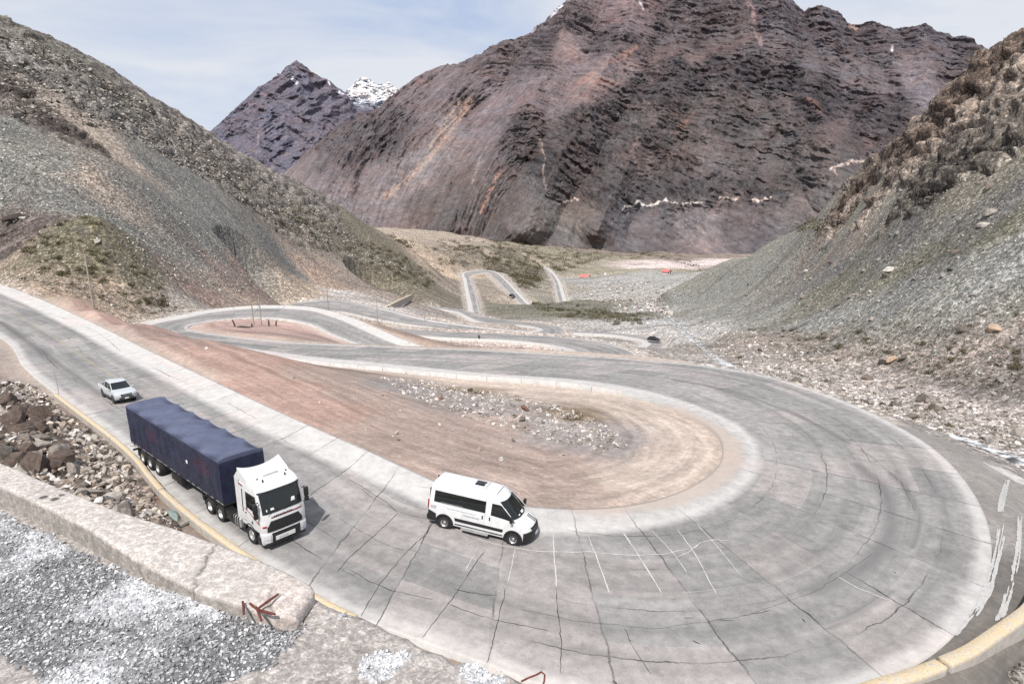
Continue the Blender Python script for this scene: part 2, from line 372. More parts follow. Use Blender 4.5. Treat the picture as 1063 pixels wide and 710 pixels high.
# island and dirt between the legs of the road
zone([(100, 325, 98), (150, 347, 83), (200, 365, 76), (250, 385, 70), (300, 400, 66), (260, 372, 78), (340, 425, 60), (220, 352, 86)], (178, 144, 130), 0)
zone([(330, 390, 77), (370, 410, 68), (420, 440, 57), (440, 470, 49), (500, 470, 50), (520, 440, 60), (570, 480, 47), (600, 500, 43)], (170, 148, 136), 0)
zone([(640, 500, 43), (700, 470, 51), (720, 460, 54), (690, 490, 46), (670, 430, 62), (560, 410, 70), (480, 400, 74)], (192, 174, 160), 0)
zone([(420, 402, 74), (470, 410, 70), (520, 425, 65), (570, 438, 61), (610, 448, 58), (635, 458, 55), (580, 450, 57)], (150, 142, 140), .12, .05)
zone([(590, 432, 62), (480, 405, 72)], (140, 120, 96), .1, .25)
zone([(250, 340, 128), (300, 342, 128), (230, 336, 133), (330, 352, 118)], (184, 152, 142), 0)
zone([(300, 362, 95), (350, 380, 83)], (132, 116, 104), .2)
zone([(440, 350, 140), (480, 358, 135), (420, 345, 150), (390, 335, 165), (400, 345, 150)], (164, 140, 126), .05)
zone([(380, 318, 260), (350, 306, 255), (420, 326, 235)], (180, 172, 166), 0)
zone([(540, 362, 150), (500, 356, 158)], (194, 160, 148), 0)
zone([(460, 340, 205), (520, 341, 215), (440, 328, 250)], (166, 150, 136), .05, .15)
zone([(600, 353, 185), (640, 355, 195)], (172, 164, 154), .1, .1)
# valley
zone([(500, 300, 500), (515, 310, 420), (470, 300, 440), (540, 300, 560)], (150, 134, 116), .05, .25)
zone([(540, 285, 660), (555, 292, 620), (530, 275, 720)], (124, 114, 92), .1, .6)
zone([(470, 262, 700), (440, 250, 720), (500, 265, 700), (510, 255, 800), (420, 245, 700)], (170, 150, 128), .2, .35)
zone([(560, 262, 900), (600, 270, 860), (640, 266, 960), (580, 275, 760)], (146, 134, 106), .1, .4)
zone([(580, 322, 380), (550, 318, 400), (610, 326, 340), (640, 328, 320), (610, 318, 380)], (118, 114, 94), .2, .5)
zone([(620, 302, 520), (650, 295, 600), (640, 308, 440), (610, 295, 600), (670, 305, 460)], (160, 157, 152), .3, .3)
zone([(570, 310, 440), (560, 300, 520)], (150, 142, 120), .05, .3)
zone([(690, 335, 230), (670, 325, 300), (710, 350, 185)], (172, 170, 168), .45, .15)
zone([(640, 340, 260), (690, 345, 215), (705, 358, 170)], (176, 170, 164), .05, .05)
zone([(700, 275, 850), (660, 278, 830), (745, 271, 900)], (214, 190, 184), 0)
zone([(640, 282, 800), (720, 280, 760), (620, 288, 700)], (152, 142, 114), .05, .3)
zone([(700, 268, 960), (760, 268, 960), (640, 262, 1000)], (140, 120, 104), .15, .5)
# right hillside
zone([(740, 305, 300), (780, 292, 270), (820, 282, 240), (700, 312, 330), (850, 268, 225), (760, 320, 240), (800, 325, 200)], (138, 137, 128), .05, .10)
zone([(800, 258, 300), (845, 238, 270), (765, 272, 340), (885, 225, 235), (720, 292, 420), (920, 215, 215)], (136, 133, 120), .1, .18)
zone([(830, 300, 205), (870, 280, 195), (920, 250, 185), (850, 285, 200), (950, 240, 178)], (114, 112, 110), .05, .02)
zone([(860, 264, 215), (890, 250, 205), (830, 276, 230)], (146, 128, 112), .1, .05)
zone([(860, 296, 185), (890, 288, 175), (925, 280, 168), (960, 265, 165), (990, 252, 160), (1030, 236, 152), (1055, 225, 150)], (122, 118, 96), .12, .45)
zone([(880, 325, 152), (930, 315, 140), (980, 290, 142), (1030, 270, 138), (840, 335, 165), (1000, 310, 128), (1063, 280, 128), (940, 295, 150), (1063, 250, 135)], (139, 139, 134), .0, .0)
zone([(920, 340, 135), (980, 332, 120), (1050, 318, 110), (880, 345, 145)], (138, 135, 124), .0, .2)
zone([(880, 365, 128), (940, 375, 116), (1000, 360, 108), (1050, 350, 100), (850, 355, 142), (1020, 380, 100), (800, 350, 165)], (150, 134, 122), .2, .25)
zone([(1030, 400, 92), (1060, 380, 95), (1000, 395, 98)], (128, 116, 110), .15, .12)
zone([(1055, 48, 188), (1035, 62, 195), (1010, 85, 203), (990, 105, 208), (965, 130, 216), (940, 155, 224), (910, 180, 238), (880, 205, 250), (862, 222, 262)], (104, 84, 70), .9, .05)
zone([(1050, 75, 182), (1020, 105, 190), (985, 140, 200), (950, 172, 212), (915, 198, 228), (880, 220, 246)], (158, 136, 118), .75, .05)
zone([(1055, 110, 172), (1030, 105, 180), (1045, 128, 170), (1010, 130, 186)], (150, 134, 118), .9, .05)
zone([(1060, 140, 166), (1040, 150, 166), (1010, 165, 176), (985, 178, 184), (965, 192, 190), (948, 208, 198), (980, 160, 190), (1025, 140, 176), (960, 178, 198)], (88, 80, 72), 1., .12)
zone([(980, 215, 178), (1040, 180, 162), (930, 232, 200), (1010, 200, 168), (1060, 165, 158)], (134, 126, 108), .25, .2)
zone([(940, 258, 178), (1000, 232, 165), (1063, 200, 154), (975, 240, 170)], (122, 119, 114), .08, .03)
# stream bed and apron
zone([(800, 392, 105), (850, 405, 98), (900, 420, 88), (950, 432, 80), (1010, 445, 74), (1063, 460, 68), (760, 375, 125), (860, 395, 108), (930, 412, 92)], (164, 154, 147), .42, .2)
zone([(1000, 425, 84), (960, 410, 95), (900, 395, 105), (1063, 440, 76)], (172, 158, 150), .35, .15)
zone([(980, 468, 62), (1020, 480, 58), (1050, 520, 50), (940, 450, 70), (1060, 560, 43)], (150, 143, 138), 0)
zone([(1050, 690, 27), (1063, 660, 30), (1100, 640, 32)], (120, 114, 108), .3)
# rubble bank below the terrace
zone([(20, 380, 62), (50, 405, 55), (40, 390, 58), (0, 372, 70), (65, 425, 48)], (150, 132, 124), .02)
zone([(10, 405, 52), (5, 400, 55)], (110, 106, 100), .7)
zone([(10, 425, 46), (30, 435, 44), (20, 445, 42), (50, 470, 38), (20, 470, 38), (70, 490, 35)], (96, 78, 64), 1., .35)
zone([(20, 432, 44.5)], (100, 92, 50), .6, .9)
zone([(80, 460, 41), (110, 480, 39), (130, 500, 36.5), (160, 525, 34), (100, 500, 35), (190, 550, 32), (60, 445, 44)], (140, 126, 116), .45, .12)
zone([(150, 535, 32), (180, 552, 31), (130, 520, 33)], (134, 106, 92), .4, .1)
ZP = np.array(ZP)
def idw(th, lr, P, power=2.2, eps=2.5e-4, chunk=60000):
    o = np.empty((th.size, P.shape[1]-2), np.float32); t = th.ravel(); l = lr.ravel(); V = P[:, 2:].astype(np.float32); pt = P[:, 0].astype(np.float32); pl = P[:, 1].astype(np.float32)
    for i in range(0, len(t), chunk):
        d = (t[i:i+chunk, None].astype(np.float32)-pt)**2 + (l[i:i+chunk, None].astype(np.float32)-pl)**2
        w = (d+eps)**(-power); w /= w.sum(1, keepdims=True); o[i:i+chunk] = w@V
    return o.reshape(*th.shape, -1)
# evaluate zones on a half-resolution grid with a warped domain, then spread by repetition of smooth interpolation
zl = np.linspace(lr_rows[0], lr_rows[-1], 900); zl = np.linspace(lr_rows[0]-.02, math.log(1400), 760); zt = np.linspace(-1.0, 1.0, 420)
ZT, ZL = np.meshgrid(zt, zl)
wx = .018*fbm(ZT*22, ZL*22, 4, seed=3); wy = .018*fbm(ZT*22, ZL*22, 4, seed=31)
ZV = idw(ZT+wx, ZL+wy, ZP)
mA = cubic_matrix(np.clip(lr_rows, None, zl[-3]), zl); mB = cubic_matrix(th_cols, zt).T
ZON = np.stack([mA@ZV[..., k]@mB for k in range(5)], -1).astype(np.float32); ZON = np.clip(ZON, 0.002, 1)
rock, veg = ZON[..., 3], ZON[..., 4]

# ---- relief: rock crags, scree ripple, gullies, all in world metres
PXY = (X, Y)
n_big = fbm(X/38, Y/38, 4, seed=1)
ZV_ = Z*1.5                                              # crags follow the face of the slope: along it (Y) and up it (Z)
crag = ridged(Y/20+.2*fbm(X/30, Y/30, 2, seed=14), ZV_/13, 6, .55, seed=2)
fine = fbm(X/2.6, Y/2.6, 4, .55, seed=8)
amp = np.clip(RR/150, .12, 1.35)
rk = sstep(.40, .58, rock + .38*fbm(X/13, Y/13, 5, .6, seed=12))
Z = Z + rk*amp*(1.3*(crag-.42)) + (.25+.75*rk)*amp*.32*fine + amp*1.1*n_big*sstep(40, 150, RR) + 7*sstep(480, 700, RR)*(1-sstep(1150, 1300, RR))*(fbm(X/90, Y/90, 5, .55, seed=15)+.25)
sel = np.flatnonzero(rk.ravel() > .02)
xs_, ys_, rs_ = X.ravel()[sel], Y.ravel()[sel], np.clip(RR.ravel()[sel]/150, .2, 1.5)
wq = .35*fbm(xs_/3, ys_/3, 3, seed=22)
zs_ = ZV_.ravel()[sel]; fa, ida = facets(ys_/8.5+wq+zs_*.03, zs_/4.6+wq, 3); fb, idb = facets(ys_/3.0+wq+zs_*.08, zs_/1.9-wq, 5)
# blocks stand out along the slope's own normal
Zs = E*RR; dZr = np.gradient(Zs, axis=0)/np.gradient(RR, axis=0); dZt = np.gradient(Zs, axis=1)/np.gradient(TH, axis=1)/RR
gX, gY = dZr*np.sin(TH)+dZt*np.cos(TH), dZr*np.cos(TH)-dZt*np.sin(TH); nl = np.sqrt(1+gX**2+gY**2)
blk = np.zeros(X.size, np.float32); blk[sel] = rk.ravel()[sel]*rs_*(1.45*fa+.8*fb)*np.where(TH.ravel()[sel] > .2, 1.0, .55); blk = blk.reshape(X.shape)
PX, PY = X-gX/nl*blk, Y-gY/nl*blk; Z = Z+blk/nl
cellv = np.zeros(X.size, np.float32); cellv[sel] = .5*(ida-.5)+.6*(idb-.5); cellv = cellv.reshape(X.shape)
# ---- press the road beds and the stream into the sheet
def nearest_ribbon(rib, pad):
    C = (rib[:, :3]+rib[:, 3:])/2
    seg = np.linspace(0, len(C)-1, int(len(C)*2)); 
    A = np.stack([np.interp(seg, np.arange(len(C)), rib[:, k]) for k in range(6)], 1)
    C = (A[:, :3]+A[:, 3:])/2; hw = np.hypot(*(A[:, 0:2]-A[:, 3:5]).T)/2
    return A, C, hw
def ribbon_field(rib, pad):
    A, C, hw = nearest_ribbon(rib, pad)
    lo, hi = C[:, :2].min(0)-pad-10, C[:, :2].max(0)+pad+10
    m = (X > lo[0]) & (X < hi[0]) & (Y > lo[1]) & (Y < hi[1]); idx = np.flatnonzero(m.ravel())
    px, py = X.ravel()[idx].astype(np.float32), Y.ravel()[idx].astype(np.float32)
    best = np.empty(len(idx), np.float32); bi = np.empty(len(idx), np.int32)
    cx, cy, h = C[:, 0].astype(np.float32), C[:, 1].astype(np.float32), hw.astype(np.float32)
    for i in range(0, len(idx), 30000):
        d = np.sqrt((px[i:i+30000, None]-cx)**2 + (py[i:i+30000, None]-cy)**2) - h
        j = d.argmin(1); bi[i:i+30000] = j; best[i:i+30000] = d[np.arange(len(j)), j]
    keep = best < pad; idx, bi, best = idx[keep], bi[keep], best[keep]
    D = A[bi]; ex = D[:, 3:5]-D[:, 0:2]; L2 = (ex**2).sum(1)+1e-9
    t = np.clip(((X.ravel()[idx]-D[:, 0])*ex[:, 0] + (Y.ravel()[idx]-D[:, 1])*ex[:, 1])/L2, 0, 1)
    z = D[:, 2]*(1-t)+D[:, 5]*t
    return idx, best, z, t, bi
DD = np.full(Z.size, 99., np.float32); SS = np.zeros(Z.size, np.float32)
Zf = Z.ravel(); roadness = np.zeros(Zf.size, np.float32)
for nm in ('access', 'farther', 'valley', 'lower', 'middle', 'main'):
    pad = 26 if nm == 'main' else 16
    idx, dd, zr, t, bi = ribbon_field(ROADS[nm], pad)
    r = RR.ravel()[idx]; cell = .0027*r
    if nm == 'main': DD[idx] = dd; SS[idx] = bi
    sink = .10+.3*cell; edge = .25+.5*cell
    wdt = 2.0+np.abs(Zf[idx]-zr)*1.3
    k = 1-sstep(edge, edge+wdt, dd)
    Zf[idx] = Zf[idx]*(1-k) + (zr-sink)*k
    roadness[idx] = np.maximum(roadness[idx], 1-sstep(0, 3.5+cell*2, dd))
idx, dd, zr, t, bi = ribbon_field(STREAM, 10)
k = 1-sstep(0, 5, dd); Zf[idx] = Zf[idx]*(1-k) + (zr-.55+.35*fine.ravel()[idx])*k
stream_d = np.full(Zf.size, 99., np.float32); stream_d[idx] = dd
Z = Zf.reshape(X.shape); roadness = roadness.reshape(X.shape); stream_d = stream_d.reshape(X.shape)
def ground_z(x, y):
    th, lr = math.atan2(x, y), .5*math.log(x*x+y*y)
    j = np.clip(np.searchsorted(th_cols, th)-1, 0, NTH-2); i = np.clip(np.searchsorted(lr_rows, lr)-1, 0, len(lr_rows)-2)
    a = (th-th_cols[j])/(th_cols[j+1]-th_cols[j]); b = (lr-lr_rows[i])/(lr_rows[i+1]-lr_rows[i])
    return float(Z[i, j]*(1-a)*(1-b)+Z[i, j+1]*a*(1-b)+Z[i+1, j]*(1-a)*b+Z[i+1, j+1]*a*b)
# ---- colour of the ground itself
veg_n = fbm(X/np.clip(RR/32, 1.2, 9), Y/np.clip(RR/32, 1.2, 9), 5, .62, seed=41)
vm = sstep(.52, .72, veg*.62 + .55*veg_n)*(veg > .06)
gcol = ZON[..., :3]*1.0; _l = gcol.mean(-1, keepdims=True); gcol = _l+(gcol-_l)*.72
g2 = fbm(X/5.5, Y/5.5, 5, .62, seed=51); g3 = fbm(X/26, Y/26, 4, .6, seed=52)
streak = fbm((X*.55+Y*.83)/3.2, (X*.83-Y*.55)/26, 4, .55, seed=55)     # downslope streaks of sorted scree
wq2 = .4*fbm(X/40, Y/40, 2, seed=64); st2 = fbm(Y/10+wq2+X*.012, X/75, 4, .55, seed=62); st3 = fbm(Y/1.6+wq2*3+X*.05, X/16, 3, .6, seed=63); streak = fbm(Y/3.6+wq2*2+X*.03, X/34, 4, .55, seed=55)
hill = sstep(60, 110, RR)
gcol = gcol*(1 + (.30-.12*hill)*g2 + .16*g3 + hill*(.26*streak+.34*st2+.16*st3))[..., None]
ol = sstep(.16, .42, st2*.8+.5*g2)*hill*(TH > .12)*(1-rk)*.28; gcol = gcol*(1-ol[..., None])+ol[..., None]*lin((112, 108, 84))
dkz = sstep(.1, .34, st2*-.9+.3*streak)*hill*.4*(1-rk); gcol = gcol*(1-dkz[..., None])+dkz[..., None]*lin((104, 102, 104))
rockn = fbm(X/3., Y/3., 5, .68, seed=61)
pale = sstep(.14, .30, rockn)*rk; dark = sstep(.0, .16, -rockn)*rk
gcol = gcol*(1+.45*pale[..., None])*(1-.40*dark[..., None])*(1+.7*rk*cellv)[..., None]
olive = lin((108, 104, 76)); dry = lin((150, 140, 108))
vcol = olive*(1-.55*sstep(-.3, .4, fbm(X/2.2, Y/2.2, 3, seed=71)))[..., None] + dry*(.45*sstep(-.1, .5, fbm(X/4, Y/4, 3, seed=72)))[..., None]
gcol = gcol*(1-vm[..., None]*.9)+vcol*vm[..., None]*.9
# wheel-swept bands in the loose dirt that follow the road
DD = DD.reshape(X.shape); SS = SS.reshape(X.shape)
isl_m = (1-sstep(18, 26, DD))*(1-rk)*(RR < 150)*(X < 24)*((TH > -.62) | (RR > 68))
trk = fbm(DD*1.1+.5*fbm(X/6, Y/6, 2, seed=57), SS*.012, 4, .6, seed=56)*isl_m
gcol = gcol*(1+.55*trk)[..., None]
dusty = lin((196, 184, 174)); kd = (.55*sstep(0, 1, roadness)*(RR > 70))[..., None]
gcol = gcol*(1-kd)+dusty*kd
# lime wash along the gutter outside the bend
lime = np.zeros(X.shape, np.float32)
def world_poly(pts, z): return np.array([PZ(x, y, z)[:2] for x, y in pts])
jx, jy = X+.16*fbm(X*.9, Y*.9, 2, seed=58), Y+.16*fbm(X*.9, Y*.9, 2, seed=59)
def inside(px, py, poly):
    c = np.zeros(px.shape, bool); n = len(poly); j = n-1
    for i in range(n):
        xi, yi, xj, yj = *poly[i], *poly[j]
        c ^= ((yi > py) != (yj > py)) & (px < (xj-xi)*(py-yi)/(yj-yi+1e-12)+xi); j = i
    return c
near_m = (RR < 75) & (X > 10)
for pts, z, al in (([(1020, 474), (1045, 475), (1063, 482), (1080, 492), (1060, 493), (1035, 484)], -22.6, .6), ([(884, 425), (920, 426), (945, 430), (962, 440), (966, 446), (950, 442), (925, 436), (900, 432)], -27.5, .95)):
    sub = np.zeros(X.shape, bool); sub[near_m] = inside(jx[near_m], jy[near_m], world_poly(pts, z)); lime = np.maximum(lime, al*sub)
lime *= .8*sstep(-.7, .1, fbm(X*.8, Y*.8, 3, .5, seed=60)); gcol = gcol*(1-lime[..., None])+lime[..., None]*lin((235, 233, 230))
_l = gcol.mean(-1, keepdims=True); gcol = _l+(gcol-_l)*(.84+.26*isl_m[..., None])
gcol = np.clip(gcol*.80, .012, .85)
speckv = np.clip((1-.8*(1-sstep(5, 10, DD))*(X > 18)*(RR < 75)*(Y < 62)) - .80*isl_m*sstep(.0, .3, 1-rk-.6*(ZON[..., 3] > .07)) - .7*lime, .15, 1)

def soil_material(name, scale=1., bumpd=.25, speck=.9):
    t = NT(name); tc = t.n('ShaderNodeTexCoord').outputs['Object']; base = t.attr('tint').outputs['Color']
    n1 = t.noise(tc, .8*scale, 10, .72); n2 = t.noise(tc, 2.7*scale, 6, .7, .4)
    spk = t.math('MULTIPLY', t.attr('speck').outputs['Fac'], speck)
    def span(f, a, b, lo, hi):
        x = t.rng(f, a, b, -lo, hi); return t.math('ADD', 1., t.math('MULTIPLY', x, spk))
    kk = span(n1, .34, .68, .34, .40); hs = n1
    for sc, lo, hi in ((1.7*scale, .34, .34), (4.6*scale, .36, .42)):
        vo = t.n('ShaderNodeTexVoronoi', feature='F1', i={'Vector': tc, 'Scale': sc, 'Randomness': 1.})
        q = t.n('ShaderNodeSeparateColor', i={0: vo.outputs['Color']}).outputs[0]; q = t.math('MULTIPLY', t.math('MULTIPLY', q, q), 1.0)
        kk = t.math('MULTIPLY', kk, span(q, 0, 1, lo, hi+.45))
        hs = t.math('SUBTRACT', hs, t.math('MULTIPLY', vo.outputs['Distance'], .22))
    c = t.mix(1., base, t.n('ShaderNodeCombineColor', i={0: kk, 1: kk, 2: kk}).outputs[0], 'MULTIPLY')
    warm = t.ramp(n2, (.35, (1.05, .98, .92)), (.65, (.96, 1.0, 1.04)))
    c = t.mix(.8, c, warm, 'MULTIPLY'); h = hs
    t.set(col=c, rough=.95, spec=.2, normal=t.bump(t.math('MULTIPLY', h, t.math('ADD', .25, spk)), .8, bumpd))
    return t.m
M_soil = soil_material('soil and scree')
# cut the one sheet into ground, two hillsides (each keeps a shared row of points so no gap shows)
faces = grid_faces(*X.shape); co = np.stack([PX, PY, Z], -1).reshape(-1, 3); cl = gcol.reshape(-1, 3); sp_ = speckv.reshape(-1)
ci = (np.arange(X.shape[0]-1)[:, None]*X.shape[1]+np.arange(X.shape[1]-1)[None]).ravel()
def base_line(pts):
    q = np.array([lp(*PD(*p)[:2]) for p in pts]); q = q[q[:, 0].argsort()]; return q
bl, br = base_line(left_base), base_line(right_base)
thf, lrf = TH.ravel()[ci], LR.ravel()[ci]
isl = (thf < bl[-1, 0]+.02) & (lrf > np.interp(thf, bl[:, 0], bl[:, 1])) & (lrf < math.log(640))
isr = (thf > br[0, 0]-.02) & (lrf > np.interp(thf, br[:, 0], br[:, 1])) & (lrf < math.log(800))
for nm, sel in (('hillside_left', isl), ('hillside_right', isr & ~isl), ('ground', ~(isl | isr))):
    f = faces[sel]; u, inv = np.unique(f.ravel(), return_inverse=True)
    tag(mesh_np(nm, co[u], inv.reshape(-1, 4), M_soil, True, cols=cl[u], attrs={'speck': sp_[u]}), kind='structure')
# ------------------------------------------------------------------ concrete roads
def concrete_material(name, detail):
    t = NT(name); uvn = t.n('ShaderNodeUVMap', uv_map='UVMap').outputs[0]; tc = t.n('ShaderNodeTexCoord').outputs['Object']
    s = t.n('ShaderNodeSeparateXYZ', i={0: uvn}); ul, v = s.outputs[0], s.outputs[1]     # ul: metres from right edge, v: metres along
    wr = t.attr('width').outputs['Fac']
    wob = t.math('MULTIPLY', t.math('SUBTRACT', t.noise(tc, .7, 5, .65), .5), .55)
    u2 = t.math('ADD', ul, wob); v2 = t.math('ADD', v, wob)
    def joint(x, period, w, off=0.):
        f = t.math('FRACT', t.math('DIVIDE', t.math('ADD', x, off), period)); d = t.math('MULTIPLY', t.math('MINIMUM', f, t.math('SUBTRACT', 1., f)), period)
        return t.rng(d, w, w*.35, 0., 1.)
    n1 = t.noise(t.n('ShaderNodeCombineXYZ', i={0: t.math('MULTIPLY', ul, .32), 1: t.math('MULTIPLY', v, .045), 2: 0.}).outputs[0], 1., 6, .62); n2 = t.noise(tc, 1.3, 9, .72); n3 = t.noise(tc, 18., 4, .7)
    inner = t.math('SUBTRACT', wr, ul)
    # slab to slab variation
    fl = t.n('ShaderNodeCombineXYZ', i={0: t.math('FLOOR', t.math('DIVIDE', ul, 3.5)), 1: t.math('FLOOR', t.math('DIVIDE', v, 4.6)), 2: 0.})
    wn = t.n('ShaderNodeTexWhiteNoise', noise_dimensions='3D', i={'Vector': fl.outputs[0]}).outputs[0]
    base = t.mix(t.rng(n1, .36, .64), (.235, .226, .222), (.325, .312, .305))
    k = t.math('MULTIPLY', t.rng(n2, .3, .7, .68, 1.26), t.math('MULTIPLY', t.rng(wn, 0, 1, .84, 1.14), t.rng(n3, .3, .7, .84, 1.14)))
    c = t.mix(1., base, t.n('ShaderNodeCombineColor', i={0: k, 1: k, 2: k}).outputs[0], 'MULTIPLY')
    # rubber and oil darkening along the wheel lines
    tr = 0.
    for cen, w in ((2.2, 1.1), (4.4, 1.), (7.6, 1.1), (9.6, 1.)):
        b = t.rng(t.math('ABSOLUTE', t.math('SUBTRACT', u2, cen)), w, 0., 0., 1.)
        tr = b if tr == 0. else t.math('MAXIMUM', tr, b)
    st = t.noise(t.n('ShaderNodeCombineXYZ', i={0: t.math('MULTIPLY', ul, 1.2), 1: t.math('MULTIPLY', v, .06), 2: 0.}).outputs[0], 1., 5, .6)
    c = t.mix(t.math('MULTIPLY', t.math('MULTIPLY', tr, t.rng(st, .32, .62)), .42), c, (.10, .098, .10))
    dz = t.attr('dirt').outputs['Fac']
    # pale gutter slabs, thinner on the outer side; light on their slope painted in
    ap = t.rng(t.math('ADD', inner, t.math('MULTIPLY', wob, .6)), 3.3, 2.5, 0., 1.); ap2 = t.rng(u2, 1.0, .5, 0., .75)
    pal = t.mix(t.rng(n2, .3, .7), (.44, .425, .41), (.62, .60, .58))
    c = t.mix(t.math('MULTIPLY', t.math('MAXIMUM', t.math('MULTIPLY', ap, t.math('SUBTRACT', 1., t.math('MULTIPLY', dz, .8, clamp=True))), ap2), .8), c, pal)
    # wind-blown dirt creeping over the inside of the bend
    dn = t.rng(t.math('ADD', dz, t.math('MULTIPLY', t.math('SUBTRACT', t.noise(tc, .45, 7, .65), .5), .8)), .42, .72)
    c = t.mix(t.math('MULTIPLY', dn, .9), c, t.mix(n2, (.36, .30, .26), (.47, .41, .365)))
    # a long skid of rubber, and pinker recast slabs
    c = t.mix(t.math('MULTIPLY', t.attr('skid').outputs['Fac'], t.rng(n2, .35, .6, .25, .62)), c, (.06, .058, .062))
    c = t.mix(t.math('MULTIPLY', t.rng(wn, .72, .78), .5), c, t.mix(1., c, (1.05, .97, .955), 'MULTIPLY'))
    # joints and cracks
    j = t.math('MAXIMUM', joint(v2, 4.6, .055), t.math('MULTIPLY', joint(u2, 3.5, .045, 1.0), t.rng(t.noise(tc, .11, 3, .5), .42, .56, .1, 1.)))
    fade = t.math('MULTIPLY', t.rng(t.noise(tc, .22, 4, .6), .40, .62, .12, 1.), t.math('SUBTRACT', 1., t.math('MULTIPLY', dz, 1.1, clamp=True)), clamp=True)
    jj = t.math('MULTIPLY', j, fade)
    c = t.mix(t.math('MULTIPLY', jj, .85), c, (.035, .032, .032))
    h = t.math('SUBTRACT', t.math('MULTIPLY', n2, .5), jj)
    t.set(col=c, rough=.86, spec=.25, normal=t.bump(h, .5, .06))
    return t.m
M_conc = concrete_material('worn road concrete', True)
_nz = lambda a, b: a
def build_road(name, rib, across, lift, apron, label_kind='structure', dirt=None, skid=None):
    n = len(rib); t = np.linspace(0, 1, across); A, B = rib[:, None, :3], rib[:, None, 3:]
    P = A*(1-t[None, :, None])+B*t[None, :, None]; w = np.hypot(*(rib[:, :2]-rib[:, 3:5]).T)
    C = (rib[:, :3]+rib[:, 3:])/2; s = np.concatenate([[0], np.cumsum(np.hypot(*np.diff(C[:, :2], axis=0).T))])
    ul = t[None]*w[:, None]; inner = w[:, None]-ul
    P[..., 2] += lift + apron*np.clip((2.6-inner)/2.6, 0, 1)*(1 if dirt is None else 1-.9*dirt.max(1, keepdims=True)) + .05*np.sin(np.pi*t)[None]
    P[..., 2] += .02*fbm(P[..., 0]/3, P[..., 1]/3, 3, seed=5)
    # thick edge: skirt rows on both sides
    L = P[:, :1].copy(); L[..., 2] -= .9; Rr = P[:, -1:].copy(); Rr[..., 2] -= .9
    Q = np.concatenate([L, P, Rr], 1); U = np.concatenate([ul[:, :1]-.01, ul, ul[:, -1:]+.01], 1)
    uv = np.stack([U, np.repeat(s[:, None], across+2, 1)], -1).reshape(-1, 2)
    wd = np.repeat(w[:, None], across+2, 1)
    d = np.zeros((n, across+2)) if dirt is None else np.concatenate([dirt[:, :1], dirt, dirt[:, -1:]], 1)
    f = grid_faces(n, across+2)[:, ::-1]
    o = mesh_np(name, Q.reshape(-1, 3), f, M_conc, True, uv=uv, attrs={'width': wd, 'dirt': d, 'skid': np.zeros(d.shape) if skid is None else skid(Q)})
    return tag(o, kind='structure'), P, s, w
rib = ROADS['main']; tt = np.linspace(0, 1, 70)
SKID = [([(892, 478), (910, 495), (920, 510), (925, 530), (925, 548), (920, 565), (908, 582), (896, 595), (870, 612), (843, 627)], -20.4, .5), ([(925, 488), (942, 508), (952, 530), (953, 552), (946, 575)], -20.6, .22), ([(0, 332), (40, 362), (80, 392), (105, 412)], -18.7, .45), ([(700, 388), (760, 402), (830, 432), (880, 465)], -21.6, .35), ([(860, 660), (905, 630), (925, 615)], -20, .2)]
def skid_field(Q):
    k = np.zeros(Q.shape[:2])
    for pts, z, w in SKID:
        q = catmull([PZ(x, y, z) for x, y in pts], 6)[:, :2]; dmin = np.full(Q.shape[:2], 99.)
        for a, b in zip(q[:-1], q[1:]):
            e = b-a; t = np.clip(((Q[..., 0]-a[0])*e[0]+(Q[..., 1]-a[1])*e[1])/(e@e), 0, 1); dmin = np.minimum(dmin, np.hypot(Q[..., 0]-a[0]-t*e[0], Q[..., 1]-a[1]-t*e[1]))
        k = np.maximum(k, np.exp(-(dmin/w)**2))
    return k
cxm = (rib[:, 0]+rib[:, 3])/2; cym = (rib[:, 1]+rib[:, 4])/2; ii = np.arange(len(rib))
wmain = np.hypot(*(rib[:, :2]-rib[:, 3:5]).T)
innerm = (1-tt[None])*wmain[:, None]
bend = np.exp(-((ii-304)/84.)**2)[:, None]          # the inside of the first hairpin is buried in dirt
dirt = np.clip(bend*1.45*np.clip(1-innerm/2.6, 0, 1), 0, 1)
main_o, MAINP, MAINS, MAINW = build_road('road', rib, 70, .03, .28, dirt=dirt, skid=skid_field)
for nm in ('middle', 'lower', 'valley', 'farther'):
    build_road('road', ROADS[nm], 9, .12 if nm in ('middle', 'lower') else .25, .12)

build_road('track', ROADS['access'], 5, .3, .0)
# ------------------------------------------------------------------ the mountains at the head of the valley
def rock_material(name, scale, bumpd):
    t = NT(name); tc = t.n('ShaderNodeTexCoord').outputs['Object']; base = t.attr('tint').outputs['Color']
    n1 = t.noise(tc, scale, 11, .74, .3); n2 = t.noise(tc, scale*.22, 5, .6)
    k = t.rng(n1, .33, .68, .62, 1.4); c = t.mix(1., base, t.n('ShaderNodeCombineColor', i={0: k, 1: k, 2: k}).outputs[0], 'MULTIPLY')
    c = t.mix(.7, c, t.ramp(n2, (.36, (1.1, .95, .9)), (.64, (.93, 1., 1.06))), 'MULTIPLY')
    t.set(col=c, rough=.96, spec=.15, normal=t.bump(n1, 1., bumpd)); return t.m
def polar_key(p): return math.atan2(p[0], p[1]), p[2]/math.hypot(p[0], p[1])
def line_pts(lst):
    o = []
    for px, py, d in lst:
        p = PD(px, py, d); o.append((math.atan2(p[0], p[1]), math.hypot(p[0], p[1]), p[2]))
    o = np.array(o); return o[o[:, 0].argsort()]
